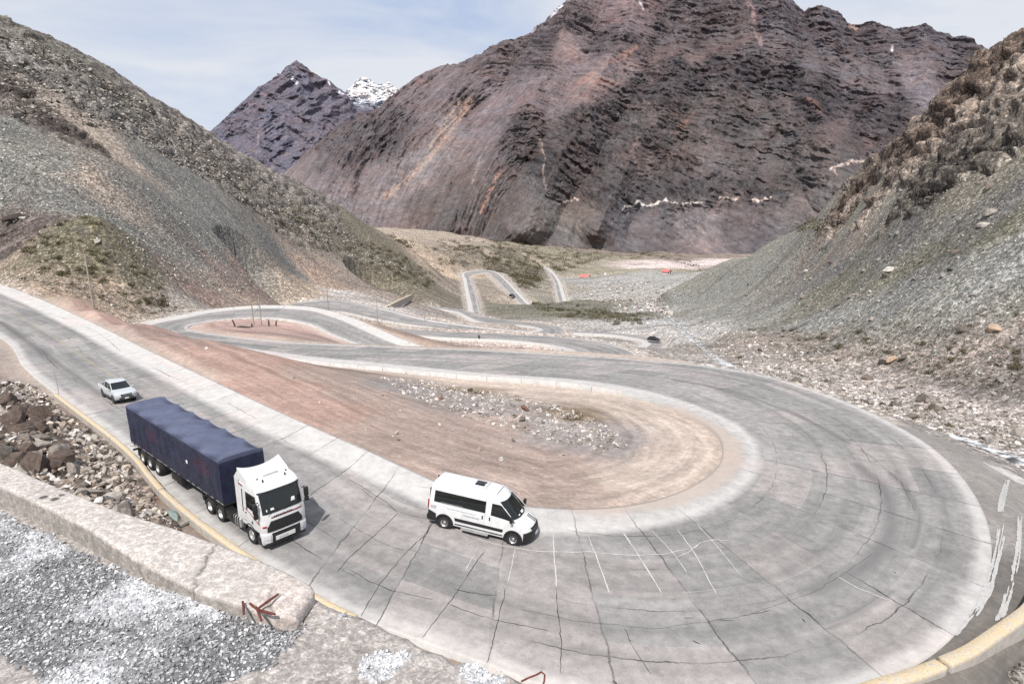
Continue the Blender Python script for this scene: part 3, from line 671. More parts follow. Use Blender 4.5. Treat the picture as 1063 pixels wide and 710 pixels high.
def mountain(name, base, sky, nth, nt_, mat, relief, colour, over=.35):
    b, s = line_pts([(x_, y_+14, d_) for x_, y_, d_ in base]), line_pts(sky)
    th = np.linspace(max(b[0, 0], s[0, 0]), min(b[-1, 0], s[-1, 0]), nth)
    rb, zb = np.interp(th, b[:, 0], b[:, 1]), np.interp(th, b[:, 0], b[:, 2]); rs, zs = np.interp(th, s[:, 0], s[:, 1]), np.interp(th, s[:, 0], s[:, 2])
    t = np.concatenate([np.linspace(0, 1.0, nt_), 1+np.linspace(0, over, 30)[1:]])[:, None]
    tc_ = np.clip(t, 0, 1); pr = .62*tc_+.38*tc_**2
    r = rb+(rs-rb)*t; z = zb+(zs-zb)*pr - (zs-zb)*np.clip(t-1, 0, 9)*.9
    TH_ = np.repeat(th[None], len(t), 0); a = TH_*2000.; el = z/r
    dz, dr, zoneT, rockT = relief(a, z, TH_, el, np.repeat(t, nth, 1))
    r2 = r+dr; z2 = z+dz
    x, y = r2*np.sin(TH_), r2*np.cos(TH_)
    col = colour(a, z, TH_, el, zoneT, rockT)
    o = mesh_np(name, np.stack([x, y, z2], -1).reshape(-1, 3), grid_faces(*x.shape), mat, True, cols=col.reshape(-1, 3))
    return tag(o, kind='structure')
MZ = []
def mz(pts, col, rock=0., veg=0.):
    for px, py in pts: MZ.append((*polar_key(PD(px, py, 1)), *lin(col), rock, veg))
mz([(330, 170), (350, 185), (390, 190), (340, 200), (310, 185), (400, 210), (370, 210)], (142, 124, 118), .12)
mz([(350, 150), (375, 145), (400, 150), (365, 165), (335, 170), (420, 132)], (98, 84, 84), .9)
mz([(430, 110), (450, 95), (470, 85), (440, 140), (500, 85), (480, 120)], (130, 108, 106), .35)
mz([(490, 100), (520, 80), (540, 60), (560, 75), (500, 65)], (112, 94, 94), .7)
mz([(470, 130), (455, 155), (430, 180), (400, 205)], (158, 138, 126), .0)
mz([(520, 110), (540, 100), (500, 130), (560, 95), (600, 80), (630, 70), (580, 110)], (142, 118, 116), .1)
mz([(620, 90), (600, 100), (650, 75), (590, 55)], (160, 124, 112), .1)
mz([(540, 140), (560, 160), (600, 130), (640, 120), (580, 180), (620, 160), (660, 140), (600, 200), (640, 190)], (84, 74, 70), 1.)
mz([(660, 90), (700, 70), (690, 110), (720, 90)], (70, 64, 66), 1.)
mz([(700, 130), (670, 170), (720, 150), (690, 125)], (112, 94, 82), .5)
mz([(600, 35), (640, 40), (570, 45), (620, 55), (660, 50)], (96, 84, 88), .8)
mz([(650, 10), (640, 20), (660, 28)], (150, 116, 112), .2)
mz([(700, 20), (740, 30), (720, 45), (690, 40), (760, 20)], (98, 84, 84), .8)
mz([(690, 55), (720, 60), (760, 48), (740, 48)], (122, 96, 88), .3)
mz([(800, 25), (830, 30), (860, 25), (850, 50), (890, 45), (930, 50), (970, 55), (1000, 60)], (96, 84, 90), .9)
mz([(740, 70), (780, 75), (820, 85), (860, 100), (900, 120), (930, 115), (850, 120), (910, 140), (890, 145)], (64, 58, 64), 1.)
mz([(840, 70), (880, 80), (920, 90), (800, 55)], (118, 104, 104), .4)
mz([(960, 90), (970, 105), (950, 80)], (140, 126, 128), .0)
mz([(980, 85), (1010, 70), (1040, 80), (1100, 130)], (96, 80, 84), .8)
mz([(740, 110), (780, 120), (760, 140), (800, 140), (820, 130)], (104, 92, 86), .6)
mz([(830, 160), (860, 165), (800, 165), (880, 160), (770, 170)], (104, 96, 88), .55)
mz([(895, 150), (900, 145), (870, 142)], (118, 88, 80), .2)
mz([(720, 195), (700, 180), (740, 190), (680, 205), (780, 195), (820, 190), (650, 215)], (82, 76, 74), .95)
mz([(740, 160), (730, 180)], (128, 108, 98), .1)
mz([(850, 210), (870, 200), (830, 225), (890, 190), (860, 225)], (120, 112, 102), .1)
mz([(725, 222), (715, 238), (740, 240), (728, 248)], (150, 132, 124), .0); mz([(760, 240), (790, 240), (690, 246), (770, 225), (680, 240)], (104, 96, 94), .0)
mz([(640, 235), (660, 240), (680, 230), (650, 225)], (112, 106, 104), .1)
mz([(560, 230), (550, 240), (580, 235), (600, 225)], (126, 118, 100), .05, .2)
mz([(450, 215), (480, 200), (500, 225), (460, 230), (430, 220), (520, 210), (490, 240)], (112, 96, 82), .25, .5)
mz([(620, 245), (570, 248), (530, 245)], (118, 106, 94), .1, .35)
MZ = np.array(MZ)
VEINS = [([(580, 213), (590, 210), (600, 209)], .9, (226, 214, 206), .9), ([(645, 217), (653, 214), (661, 212), (670, 214), (678, 213), (689, 208), (710, 210), (728, 208)], 1.3, (228, 218, 210), .9),
         ([(747, 205), (758, 207), (766, 206)], 1.1, (216, 204, 194), .8), ([(781, 208), (790, 207), (801, 203)], 1.4, (222, 208, 200), .85), ([(862, 179), (870, 176), (876, 174), (886, 172), (896, 168)], 1.5, (218, 202, 192), .8),
         ([(863, 178), (868, 184)], 1.2, (200, 180, 166), .7),
         ([(517, 181), (510, 195), (503, 208), (499, 218)], 2.2, (186, 142, 122), .8), ([(488, 103), (470, 130), (451, 159), (425, 185), (400, 203)], 4.5, (184, 158, 140), .55), ([(476, 105), (462, 130), (446, 155)], 2., (188, 166, 148), .5),
         ([(560, 150), (566, 168), (563, 180), (569, 205)], 1.2, (190, 170, 160), .6), ([(500, 160), (495, 175), (490, 190)], 1.4, (170, 155, 145), .5),
         ([(776, 6), (782, 20), (784, 38), (790, 50)], 3.0, (158, 134, 134), .75), ([(773, 60), (771, 75)], 1.2, (140, 120, 110), .5), ([(803, 55), (799, 80)], 1.2, (140, 122, 112), .5),
         ([(640, 92), (600, 93), (625, 80), (660, 55)], 3., (168, 128, 112), .5), ([(592, 9), (597, 4), (603, 2), (612, -2)], 3.2, (245, 245, 248), .95), ([(572, 24), (578, 19), (584, 15)], 2.0, (240, 240, 245), .9), ([(553, 33), (557, 31)], 1., (240, 240, 245), .8),
         ([(761, -1), (763, 4), (764, 8)], 2.6, (245, 245, 248), .95), ([(664, 11), (667, 15)], 1.2, (235, 235, 240), .8), ([(925, 53), (926, 57)], 1.2, (240, 240, 245), .8), ([(882, 27), (889, 31)], 2., (190, 160, 146), .6),
         ([(664, 145), (655, 160), (663, 175)], 1.6, (160, 132, 122), .5), ([(720, 120), (700, 140)], 2.5, (142, 108, 90), .5), ([(835, 112), (848, 118), (852, 128)], 2.6, (150, 118, 104), .5),
         ([(748, 208), (740, 222), (722, 235)], 1.8, (156, 136, 128), .5), ([(722, 215), (726, 228), (732, 245)], 1.6, (156, 140, 132), .45), ([(810, 195), (840, 215), (850, 232)], 1.4, (150, 136, 126), .4)]
def zone_grid(TH_, el, P, warp, seed):
    w1 = warp*fbm(TH_*40, el*40, 4, seed=seed); w2 = warp*fbm(TH_*40, el*40, 4, seed=seed+9)
    return idw(TH_+w1, el+w2, P, power=2.0, eps=1.2e-4)
def veins(TH_, el, col, lst, seed=4):
    for pts, wpx, c, al in lst:
        q = np.array([polar_key(PD(px, py, 1)) for px, py in pts]); best = np.full(TH_.shape, 9., np.float32)
        m = (TH_ > q[:, 0].min()-.03) & (TH_ < q[:, 0].max()+.03) & (el > q[:, 1].min()-.03) & (el < q[:, 1].max()+.03)
        ti, ei = TH_[m], el[m]; jt = .003*fbm(ti*160, ei*160, 3, seed=seed); je = .003*fbm(ti*160, ei*160, 3, seed=seed+7); d = np.full(ti.shape, 9.)
        for (a0, b0), (a1, b1) in zip(q[:-1], q[1:]):
            L = (a1-a0)**2+(b1-b0)**2; t = np.clip(((ti+jt-a0)*(a1-a0)+(ei+je-b0)*(b1-b0))/L, 0, 1); d = np.minimum(d, np.hypot(ti+jt-a0-t*(a1-a0), ei+je-b0-t*(b1-b0)))
        k = al*(1-sstep(.3, 1.15, d*700/wpx))*sstep(-.35, .1, fbm(ti*220, ei*220, 3, seed=seed+3)); col[m] = col[m]*(1-k[:, None])+lin(c)*k[:, None]
    return col
def rot(a, z, ang): c, s = math.cos(ang), math.sin(ang); return a*c+z*s, -a*s+z*c
SPINES = [([(424, 91), (395, 122), (360, 162), (325, 200), (290, 235)], 95, 75), ([(520, 47), (500, 75), (470, 95), (452, 120), (425, 150), (395, 190)], 70, 60), ([(597, 2), (585, 50), (565, 95), (535, 135), (505, 175), (470, 225)], 120, 100), ([(660, -30), (650, 45), (610, 110), (590, 160), (560, 200), (545, 235)], 130, 100),
          ([(700, 70), (688, 120), (655, 165), (632, 205), (620, 240)], 110, 85), ([(764, 0), (770, 45), (745, 100), (735, 150), (728, 200)], 110, 90), ([(808, 2), (815, 50), (838, 100), (860, 150), (872, 190)], 120, 90), ([(848, 10), (868, 50), (905, 88), (915, 130)], 80, 70), ([(906, 26), (925, 60), (940, 100)], 80, 60), ([(960, 33), (965, 70), (950, 120), (930, 160)], 90, 80), ([(1008, 48), (1000, 90), (985, 140)], 80, 80),
          ([(727, 206), (725, 225), (722, 262)], 60, 85), ([(690, 215), (680, 240), (672, 262)], 45, 70), ([(800, 205), (805, 230), (800, 262)], 45, 90), ([(600, 215), (590, 240), (580, 262)], 40, 80)]
def spines(a, z, TH_, el):
    out = np.zeros(TH_.shape, np.float32); wa = TH_+.010*fbm(a/110, z/110, 5, .6, seed=73); we = el+.010*fbm(a/110, z/110, 5, .6, seed=74)
    for pts, A, W in SPINES:
        q = np.array([polar_key(PD(px, py, 1)) for px, py in pts]); m = (TH_ > q[:, 0].min()-.09) & (TH_ < q[:, 0].max()+.09); t_, e_ = wa[m], we[m]; d = np.full(t_.shape, 9., np.float32)
        for (a0, b0), (a1, b1) in zip(q[:-1], q[1:]):
            L = (a1-a0)**2+(b1-b0)**2; k = np.clip(((t_-a0)*(a1-a0)+(e_-b0)*(b1-b0))/L, 0, 1); d = np.minimum(d, np.hypot(t_-a0-k*(a1-a0), e_-b0-k*(b1-b0)))
        out[m] = np.maximum(out[m], A*np.clip(1-d*2000/W, 0, 1)**.9)
    return out
def relief_main(a, z, TH_, el, t):
    Zv = zone_grid(TH_, el, MZ, .010, 81); rk = Zv[..., 3]
    wl0 = 1-sstep(-.08, .12, TH_); an = wl0*R_(50)+(1-wl0)*R_(-15); cu, su = np.cos(an), np.sin(an); pu, pv = a*cu+z*su, -a*su+z*cu
    rk = sstep(.30, .74, .12+.78*rk+.80*fbm(pu/120, pv/34, 7, .66, seed=83)+.3*fbm(pu/22, pv/9, 5, .6, seed=82))
    wl = 1-sstep(-.08, .12, TH_)                       # left flank: ribs climb to the right; the rest: strata dip to the right
    u, v = rot(a, z, R_(52)); g1 = ridged(u/210, v/70, 6, .52, seed=84)
    u2, v2 = rot(a, z, R_(-16)); g2 = ridged(u2/190, v2/62, 6, .55, seed=85)
    u3, v3 = rot(a, z, R_(76)); g3 = ridged(u3/260, v3/95, 5, .5, seed=86)
    g = g1*wl+(.6*g2+.4*g3)*(1-wl)
    big = fbm(a/330, z/330, 3, seed=87)
    qa = .35*fbm(a/50, z/50, 3, seed=78); g = .55*g+.45*ridged(pu/75+qa, pv/17+qa, 6, .6, seed=79)+.0*g; gl = ridged(a/520+.3*big, z/700, 3, .5, seed=77)
    q_ = .4*fbm(a/40, z/40, 3, seed=89); ang = wl*R_(45)+(1-wl)*R_(-14); ca, sa = np.cos(ang), np.sin(ang); uu, vv = a*ca+z*sa, -a*sa+z*ca
    fa, ida = facets(uu/75+q_, vv/38+q_, 7); fb, idb = facets(uu/26+q_, vv/15-q_, 9)
    big = fbm(a/330, z/330, 3, seed=87); f = ridged(a/34, z/26, 5, .6, seed=88)
    e0 = sstep(0, .12, t)
    dr = -e0*((26+30*rk)*(g-.45) + 60*big + 25*(gl-.45) + 1.15*spines(a, z, TH_, el) + (3+4*rk)*(f-.4) + rk*(4*fa+3*fb))
    dz = e0*(8*big+(2+5*rk)*(f-.4)+ 8*(g-.4)*rk + rk*(2.5*fa+1.5*fb))
    global MCELL; MCELL = rk*(.5*(ida-.5)+.55*(idb-.5)) 
    return dz, dr, Zv, rk
def colour_main(a, z, TH_, el, Zv, rk):
    col = np.clip(Zv[..., :3], .01, 1)*1.0
    scree = .75*col+.25*lin((128, 110, 106)); dkc = .6*col+.4*lin((92, 82, 82)); col = scree*np.array([.80, .79, .82])*(1-rk[..., None])+dkc*rk[..., None]
    n = fbm(a/20, z/16, 6, .66, seed=91); n2 = fbm(a/90, z/70, 4, .6, seed=92); u, v = rot(a, z, R_(48)); s = fbm(u/160, v/14, 5, .6, seed=93)
    u2, v2 = rot(a, z, R_(-15)); s2 = fbm(u2/120, v2/10, 5, .6, seed=94)
    wl = 1-sstep(-.08, .12, TH_)
    fs_ = fbm(u/70, v/5., 4, .65, seed=97)*wl+fbm(u2/60, v2/4.2, 4, .65, seed=98)*(1-wl)
    sp_ = fbm(a/6.5, z/5.2, 4, .66, seed=109)
    col *= (1+.30*sp_+.26*n+.26*n2+.42*(s*wl+s2*(1-wl))+.42*fs_)[..., None]
    col *= (1+.4*MCELL)[..., None]; _l = col.mean(-1, keepdims=True); col = (_l+(col-_l)*.5)*np.array([1.08, 1.08, 1.13])
    vm = sstep(.5, .7, Zv[..., 4]*.75+.5*fbm(a/12, z/12, 5, .65, seed=95)); col = col*(1-.75*vm[..., None])+.75*vm[..., None]*lin((74, 70, 44))
    dkr = sstep(.0, .45, fbm(a/26, z/17, 5, .62, seed=99))*rk; col *= (1-.40*dkr)[..., None]
    rust = sstep(.2, .5, fbm(a/120, z/90, 4, .6, seed=96)); col *= (1+rust[..., None]*np.array([.09, -.01, -.03]))
    return np.clip(veins(TH_, el, col, VEINS)*.86, .012, .8)
M_rock = rock_material('mountain rock', .055, 5.)
mountain('mountain',
    [(100, 240, 850), (280, 236, 880), (380, 250, 930), (450, 252, 960), (530, 256, 990), (620, 263, 1050), (700, 263, 1080), (760, 263, 1060), (850, 263, 1000), (1063, 265, 950), (1300, 270, 950)],
    [(100, 300, 1700), (200, 238, 1800), (295, 180, 1900), (322, 156, 1950), (350, 134, 2050), (372, 124, 2100), (394, 115, 2150), (409, 104, 2200), (424.5, 91, 2250), (431, 84, 2270), (438, 78, 2280), (447, 71, 2290), (458, 67, 2300), (473, 65, 2320), (489, 61, 2340), (504, 54, 2360), (519, 46, 2380), (536, 39, 2400), (553, 32, 2420),
     (567, 25, 2450), (580, 16, 2480), (590, 8, 2520), (597, 1, 2560), (625, -18, 2650), (660, -34, 2720), (700, -36, 2720), (735, -22, 2650), (764, -2, 2560), (785, -6, 2520), (808, 0, 2480), (818, 5, 2470), (827, 11, 2460), (835, 15, 2450), (840, 11.5, 2445), (848, 9, 2440), (862, 8.5, 2430), (870, 13, 2420), (876, 20, 2410), (882, 25, 2400), (894, 26.5, 2400), (906, 25.5, 2390), (915, 29, 2380), (923, 32, 2370), (931, 31, 2365), (940, 31.5, 2360),
     (960, 32, 2340), (972, 35, 2330), (984, 39, 2310), (996, 43, 2300), (1008, 47, 2280), (1020, 54, 2250), (1100, 110, 2150), (1300, 200, 2000)],
    1300, 620, M_rock, relief_main, colour_main)
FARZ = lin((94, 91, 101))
def relief_far(a, z, TH_, el, t):
    q = .5*fbm(a/90, z/90, 3, seed=100); u, v = rot(a, z, R_(58)); g = ridged(u/150+q, v/60, 6, .55, seed=101); u, v = rot(a, z, R_(-60)); g2 = ridged(u/140-q, v/56, 6, .55, seed=102); f = fbm(a/14, z/14, 5, .6, seed=103)
    e = sstep(0, .1, t); m = sstep(-.25, .25, fbm(a/80, z/200, 2, seed=104))
    return e*(3*f+4*(g-.4)), -e*(95*(g*m+g2*(1-m)-.45)+9*f), None, g
def colour_far(a, z, TH_, el, Zv, g):
    n = fbm(a/9, z/9, 6, .68, seed=105); u, v = rot(a, z, R_(50)); s = fbm(u/60, v/6, 5, .6, seed=106)
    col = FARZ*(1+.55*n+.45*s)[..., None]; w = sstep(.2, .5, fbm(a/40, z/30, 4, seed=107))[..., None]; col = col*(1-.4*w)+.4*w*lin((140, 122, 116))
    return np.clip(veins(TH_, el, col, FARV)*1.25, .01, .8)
FARV = [([(304, 83), (308, 86)], 1.6, (245, 245, 250), .95), ([(283, 80), (286, 79)], 1., (240, 240, 250), .8), ([(322, 73), (325, 75)], 1.2, (245, 245, 250), .9), ([(340, 84), (343, 88)], 1., (245, 245, 250), .8), ([(268, 140), (267, 155)], 1.2, (170, 162, 170), .5), ([(352, 96), (357, 99)], 1.2, (240, 240, 250), .8)]
M_far = rock_material('far peak rock', .03, 16.)
mountain('far_peak', [(120, 240, 2600), (440, 262, 2600)],
    [(120, 215, 3600), (190, 165, 3800), (215, 139, 3900), (222, 133, 3900), (233, 124, 3950), (240, 117, 4000), (250, 108, 4000), (257, 101, 4050), (262, 97, 4050), (268, 91, 4100), (276, 87, 4150), (285, 80, 4200), (288, 76, 4200), (291, 77, 4200), (297, 70, 4250), (303, 66, 4300), (308, 63.5, 4300), (313, 67, 4300), (319, 70, 4300), (322, 74, 4300), (329, 77, 4300), (335, 81, 4300), (343, 84, 4300),
     (350, 90, 4350), (357, 95, 4350), (363, 103, 4350), (370, 112, 4400), (400, 135, 4400), (440, 170, 4400)], 420, 420, M_far, relief_far, colour_far)
def colour_snow(a, z, TH_, el, Zv, g):
    n = fbm(a/10, z/7, 6, .66, seed=115); u, v = rot(a, z, R_(-35)); s = ridged(u/40, v/10, 5, .6, seed=116)
    col = lin((96, 96, 116))*(1+.4*n)[..., None]*.6; k = sstep(.36, .46, s*.7+.45*n+.10)*sstep(.098, .125, el)
    return np.clip(col*(1-k[..., None])+k[..., None]*np.array([.88, .90, .93]), .01, .9)
mountain('snow_peak', [(300, 230, 4600), (500, 250, 4600)],
    [(300, 150, 6000), (345, 105, 6300), (357, 97, 6300), (363, 92, 6300), (367, 87, 6350), (371, 84, 6400), (376, 79, 6400), (379, 80, 6400), (382, 82, 6400), (387, 84, 6400), (391, 88, 6400), (395, 86, 6400), (399, 87, 6400), (402, 83, 6400), (406, 88, 6400), (411, 91, 6400), (417, 96, 6400), (425, 105, 6400), (445, 120, 6400), (500, 160, 6400)], 320, 300, M_far, relief_far, colour_snow)
# ------------------------------------------------------------------ the terrace under the viewer: gravel, concrete ledge, parapet
ZT_ = -3.56
def P2(px, py, z=ZT_): return PZ(px, py, z)
edge_px = [(-420, 395), (-200, 430), (0, 500), (112, 545), (244, 590), (300, 622), (323, 618), (350, 632), (376, 640), (401, 653), (424, 661), (440, 672), (458, 676), (470, 687), (483, 684), (497, 690), (512, 700), (528, 699), (541, 705), (560, 716), (600, 745), (700, 800)]
edge = np.array([P2(*p)[:2] for p in edge_px])
nx = 560; ny = 330
gx = np.linspace(-13, 2.2, nx)
xs = edge[:, 0]; ys = edge[:, 1]; so = xs.argsort()
ye = np.interp(gx, xs[so], ys[so]) + .05*fbm(gx*2.5, gx*0+.3, 4, .6, seed=120)
q = np.concatenate([np.linspace(0, 1, ny)**1.0, 1+np.array([.004, .012, .03, .08, .2, .5, 1.])])
GX = np.repeat(gx[None], len(q), 0); y0 = 1.2
GY = y0+(ye[None]-y0)*np.clip(q[:, None], 0, 1) + np.clip(q[:, None]-1, 0, 9)*1.6
grav = np.array([P2(*p)[:2] for p in [(-300, 480), (0, 520), (68, 553), (135, 592), (190, 618), (257, 638), (300, 640), (318, 632), (312, 660), (285, 690), (240, 703), (215, 715), (190, 760), (60, 720), (0, 668), (-200, 600)]])
def inside(px, py, poly):
    c = np.zeros(px.shape, bool); n = len(poly); j = n-1
    for i in range(n):
        xi, yi, xj, yj = *poly[i], *poly[j]
        c ^= ((yi > py) != (yj > py)) & (px < (xj-xi)*(py-yi)/(yj-yi+1e-12)+xi); j = i
    return c
wx_, wy_ = GX+.10*fbm(GX*3, GY*3, 4, .6, seed=121), GY+.10*fbm(GX*3, GY*3, 4, .6, seed=122)
gm = inside(wx_, wy_, grav).astype(float)
piles = [P2(402, 690), P2(395, 692), P2(415, 683), P2(500, 700), P2(512, 706), P2(355, 640)]
for p, rr in zip(piles, (.13, .16, .08, .12, .10, .05)): gm = np.maximum(gm, np.exp(-((wx_-p[0])**2+(wy_-p[1])**2)/(rr*rr))*1.3)
gm = sstep(.35, .65, gm)
stones = ridged(GX*9, GY*9, 4, .6, seed=123); lump = fbm(GX*22, GY*22, 3, .6, seed=124)
GZ = ZT_-.15*(1-sstep(-5.4, -2.4, GX))+.03*fbm(GX*.7, GY*.7, 3, seed=125)+.012*fbm(GX*5, GY*5, 4, .6, seed=126) + gm*(.035*(stones-.3)+.022*lump) + (1-gm)*.006*lump
GZ = GZ - np.clip(q[:, None]-1, 0, 9)*np.array(9.) - .02*np.clip((q[:, None]-.985)/.015, 0, 1)
cement = lin((186, 180, 176)); gcl = lin((176, 176, 176)); gdk = lin((128, 128, 130)); wht = lin((226, 228, 232))
big = fbm(GX*.9, GY*.9, 4, .6, seed=127); sp = fbm(GX*6, GY*6, 5, .65, seed=128)
white = sstep(.0, .35, fbm(GX*.55+3, GY*.55, 3, seed=129)+.25*sp+.14)
gc = gdk*(1-white[..., None])+wht*.92*white[..., None]; gc = gc*(1+.35*lump+.3*sp)[..., None]
cc = cement*(1+.22*big+.25*sp)[..., None]; cw = sstep(.28, .5, sp+.2*big)[..., None]*.5*(GX < -2.6)[..., None]; cc = cc*(1-cw)+wht*cw
tcol = np.clip((gc*gm[..., None]+cc*(1-gm[..., None]))*.62, .02, .85)
M_terr = soil_material('gravel and old cement', 12., .02, .55)
tag(mesh_np('terrace', np.stack([GX, GY, GZ], -1).reshape(-1, 3), grid_faces(*GX.shape), M_terr, True, cols=tcol.reshape(-1, 3), attrs={'speck': np.full(tcol.shape[:2], .8)}), kind='structure')
# parapet: rough cast concrete, its broken end showing rebar
zt = -3.42
bk = [PZ(-320, 372, zt), PZ(-120, 436, zt), PZ(0, 480, zt), PZ(40, 497, zt), PZ(112, 526, zt), PZ(190, 551, zt), PZ(244, 571, zt), PZ(290, 590, zt), PZ(323, 607, zt)]
fr = [PZ(-330, 388, zt), PZ(-130, 456, zt), PZ(0, 504, zt), PZ(36, 520, zt), PZ(80, 541, zt), PZ(135, 575, zt), PZ(190, 604, zt), PZ(235, 622, zt), PZ(300, 640, zt)]
RB = catmull([np.concatenate([a, b]) for a, b in zip(fr, bk)], 42); nS = len(RB); t = np.linspace(0, 1, 44)
top = RB[:, None, :3]*(1-t[None, :, None])+RB[:, None, 3:]*t[None, :, None]
top[..., 2] += .007*fbm(top[..., 0]*9, top[..., 1]*9, 4, .6, seed=131)+.008*fbm(top[..., 0]*2, top[..., 1]*2, 3, seed=132)-.012*(np.abs(t*2-1)[None]**16)
chip = sstep(.25, .5, fbm(top[..., 0]*5, top[..., 1]*5, 4, .6, seed=133))*(t < .16)[None]*1.; top[..., 2] -= .035*chip
dn = np.linspace(0, 1, 16)[1:, None]
fface = top[:, :1].repeat(15, 1).copy(); fface[..., 2] = top[:, :1, 2]*(1-dn.T)+(ZT_-.25)*dn.T
nrm = (RB[:, :2]-RB[:, 3:5]); nrm /= np.hypot(*nrm.T)[:, None]
off = .006*fbm(fface[..., 2]*12+RB[:, :1]*3, RB[:, 1:2]*9+fface[..., 2]*3, 4, seed=134)-.0
fface[..., :2] += nrm[:, None]*(off+.0*np.sin(np.linspace(0, 1, 15)*math.pi)[None])[..., None]
bface = top[:, -1:].repeat(15, 1).copy(); bface[..., 2] = top[:, -1:, 2]*(1-dn.T)+(ZT_-1.6)*dn.T
prof = np.concatenate([fface[:, ::-1], top, bface], 1)
# close the broken end with a rough cap
endc = prof[-1]; mid = endc.mean(0); caps = [prof]
ddir = (RB[-1]-RB[-6]); ddir = ddir[:2]/np.hypot(*ddir[:2])
for k, sh in ((.85, .045), (.55, .05), (.2, .03)):
    c = mid+(endc-mid)*k; c[:, 2] = endc[:, 2] if False else mid[2]+(endc[:, 2]-mid[2])*k; c[:, :2] += ddir*sh; c += .018*fbm(c[:, :1]*14, c[:, 2:]*14, 3, seed=135); caps.append(c[None])
prof = np.concatenate(caps, 0)
sp = fbm(prof[..., 0]*7, prof[..., 1]*7+prof[..., 2]*5, 5, .66, seed=136); bg_ = fbm(prof[..., 0]*1.3, prof[..., 1]*1.3, 3, seed=137)
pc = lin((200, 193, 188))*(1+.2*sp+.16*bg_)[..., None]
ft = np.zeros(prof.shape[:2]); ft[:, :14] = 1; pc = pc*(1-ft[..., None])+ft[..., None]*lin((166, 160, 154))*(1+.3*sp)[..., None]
stain = np.zeros(prof.shape[:2])
for p, r_ in ((PZ(45, 516, zt), .05), (PZ(57, 518, zt), .055), (PZ(64, 514, zt), .035)): stain = np.maximum(stain, np.exp(-((prof[..., 0]-p[0])**2+(prof[..., 1]-p[1])**2)/(r_*r_)))
stain = sstep(.35, .6, stain+.35*sp); pc = pc*(1-.8*stain[..., None])
for xc, sl_ in ((-2.9, .5), (-4.35, -.4), (-2.25, .9)):
    ck = np.exp(-((prof[..., 0]-xc+sl_*(prof[..., 1]-5.9)*.3+.09*fbm(prof[..., 1]*6, prof[..., 0]*2, 4, .6, seed=138))/.014)**2)*sstep(-.3, .2, fbm(prof[..., 1]*3, prof[..., 0]*3, 2, seed=139)); pc = pc*(1-.7*ck[..., None]); prof[..., 2] -= .012*ck
ends = sstep(-2.35, -1.9, prof[..., 0])[..., None]*.5; pc = pc*(1-ends)+lin((206, 192, 186))*(1+.3*sp)[..., None]*ends
M_par = soil_material('rough cast concrete', 14., .010, .34)
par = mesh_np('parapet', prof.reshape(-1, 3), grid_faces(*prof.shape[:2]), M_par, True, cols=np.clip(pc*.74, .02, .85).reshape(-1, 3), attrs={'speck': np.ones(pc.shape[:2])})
tag(par, 'thick weathered concrete parapet with a broken end, beside the pale gravel in the foreground', 'wall')
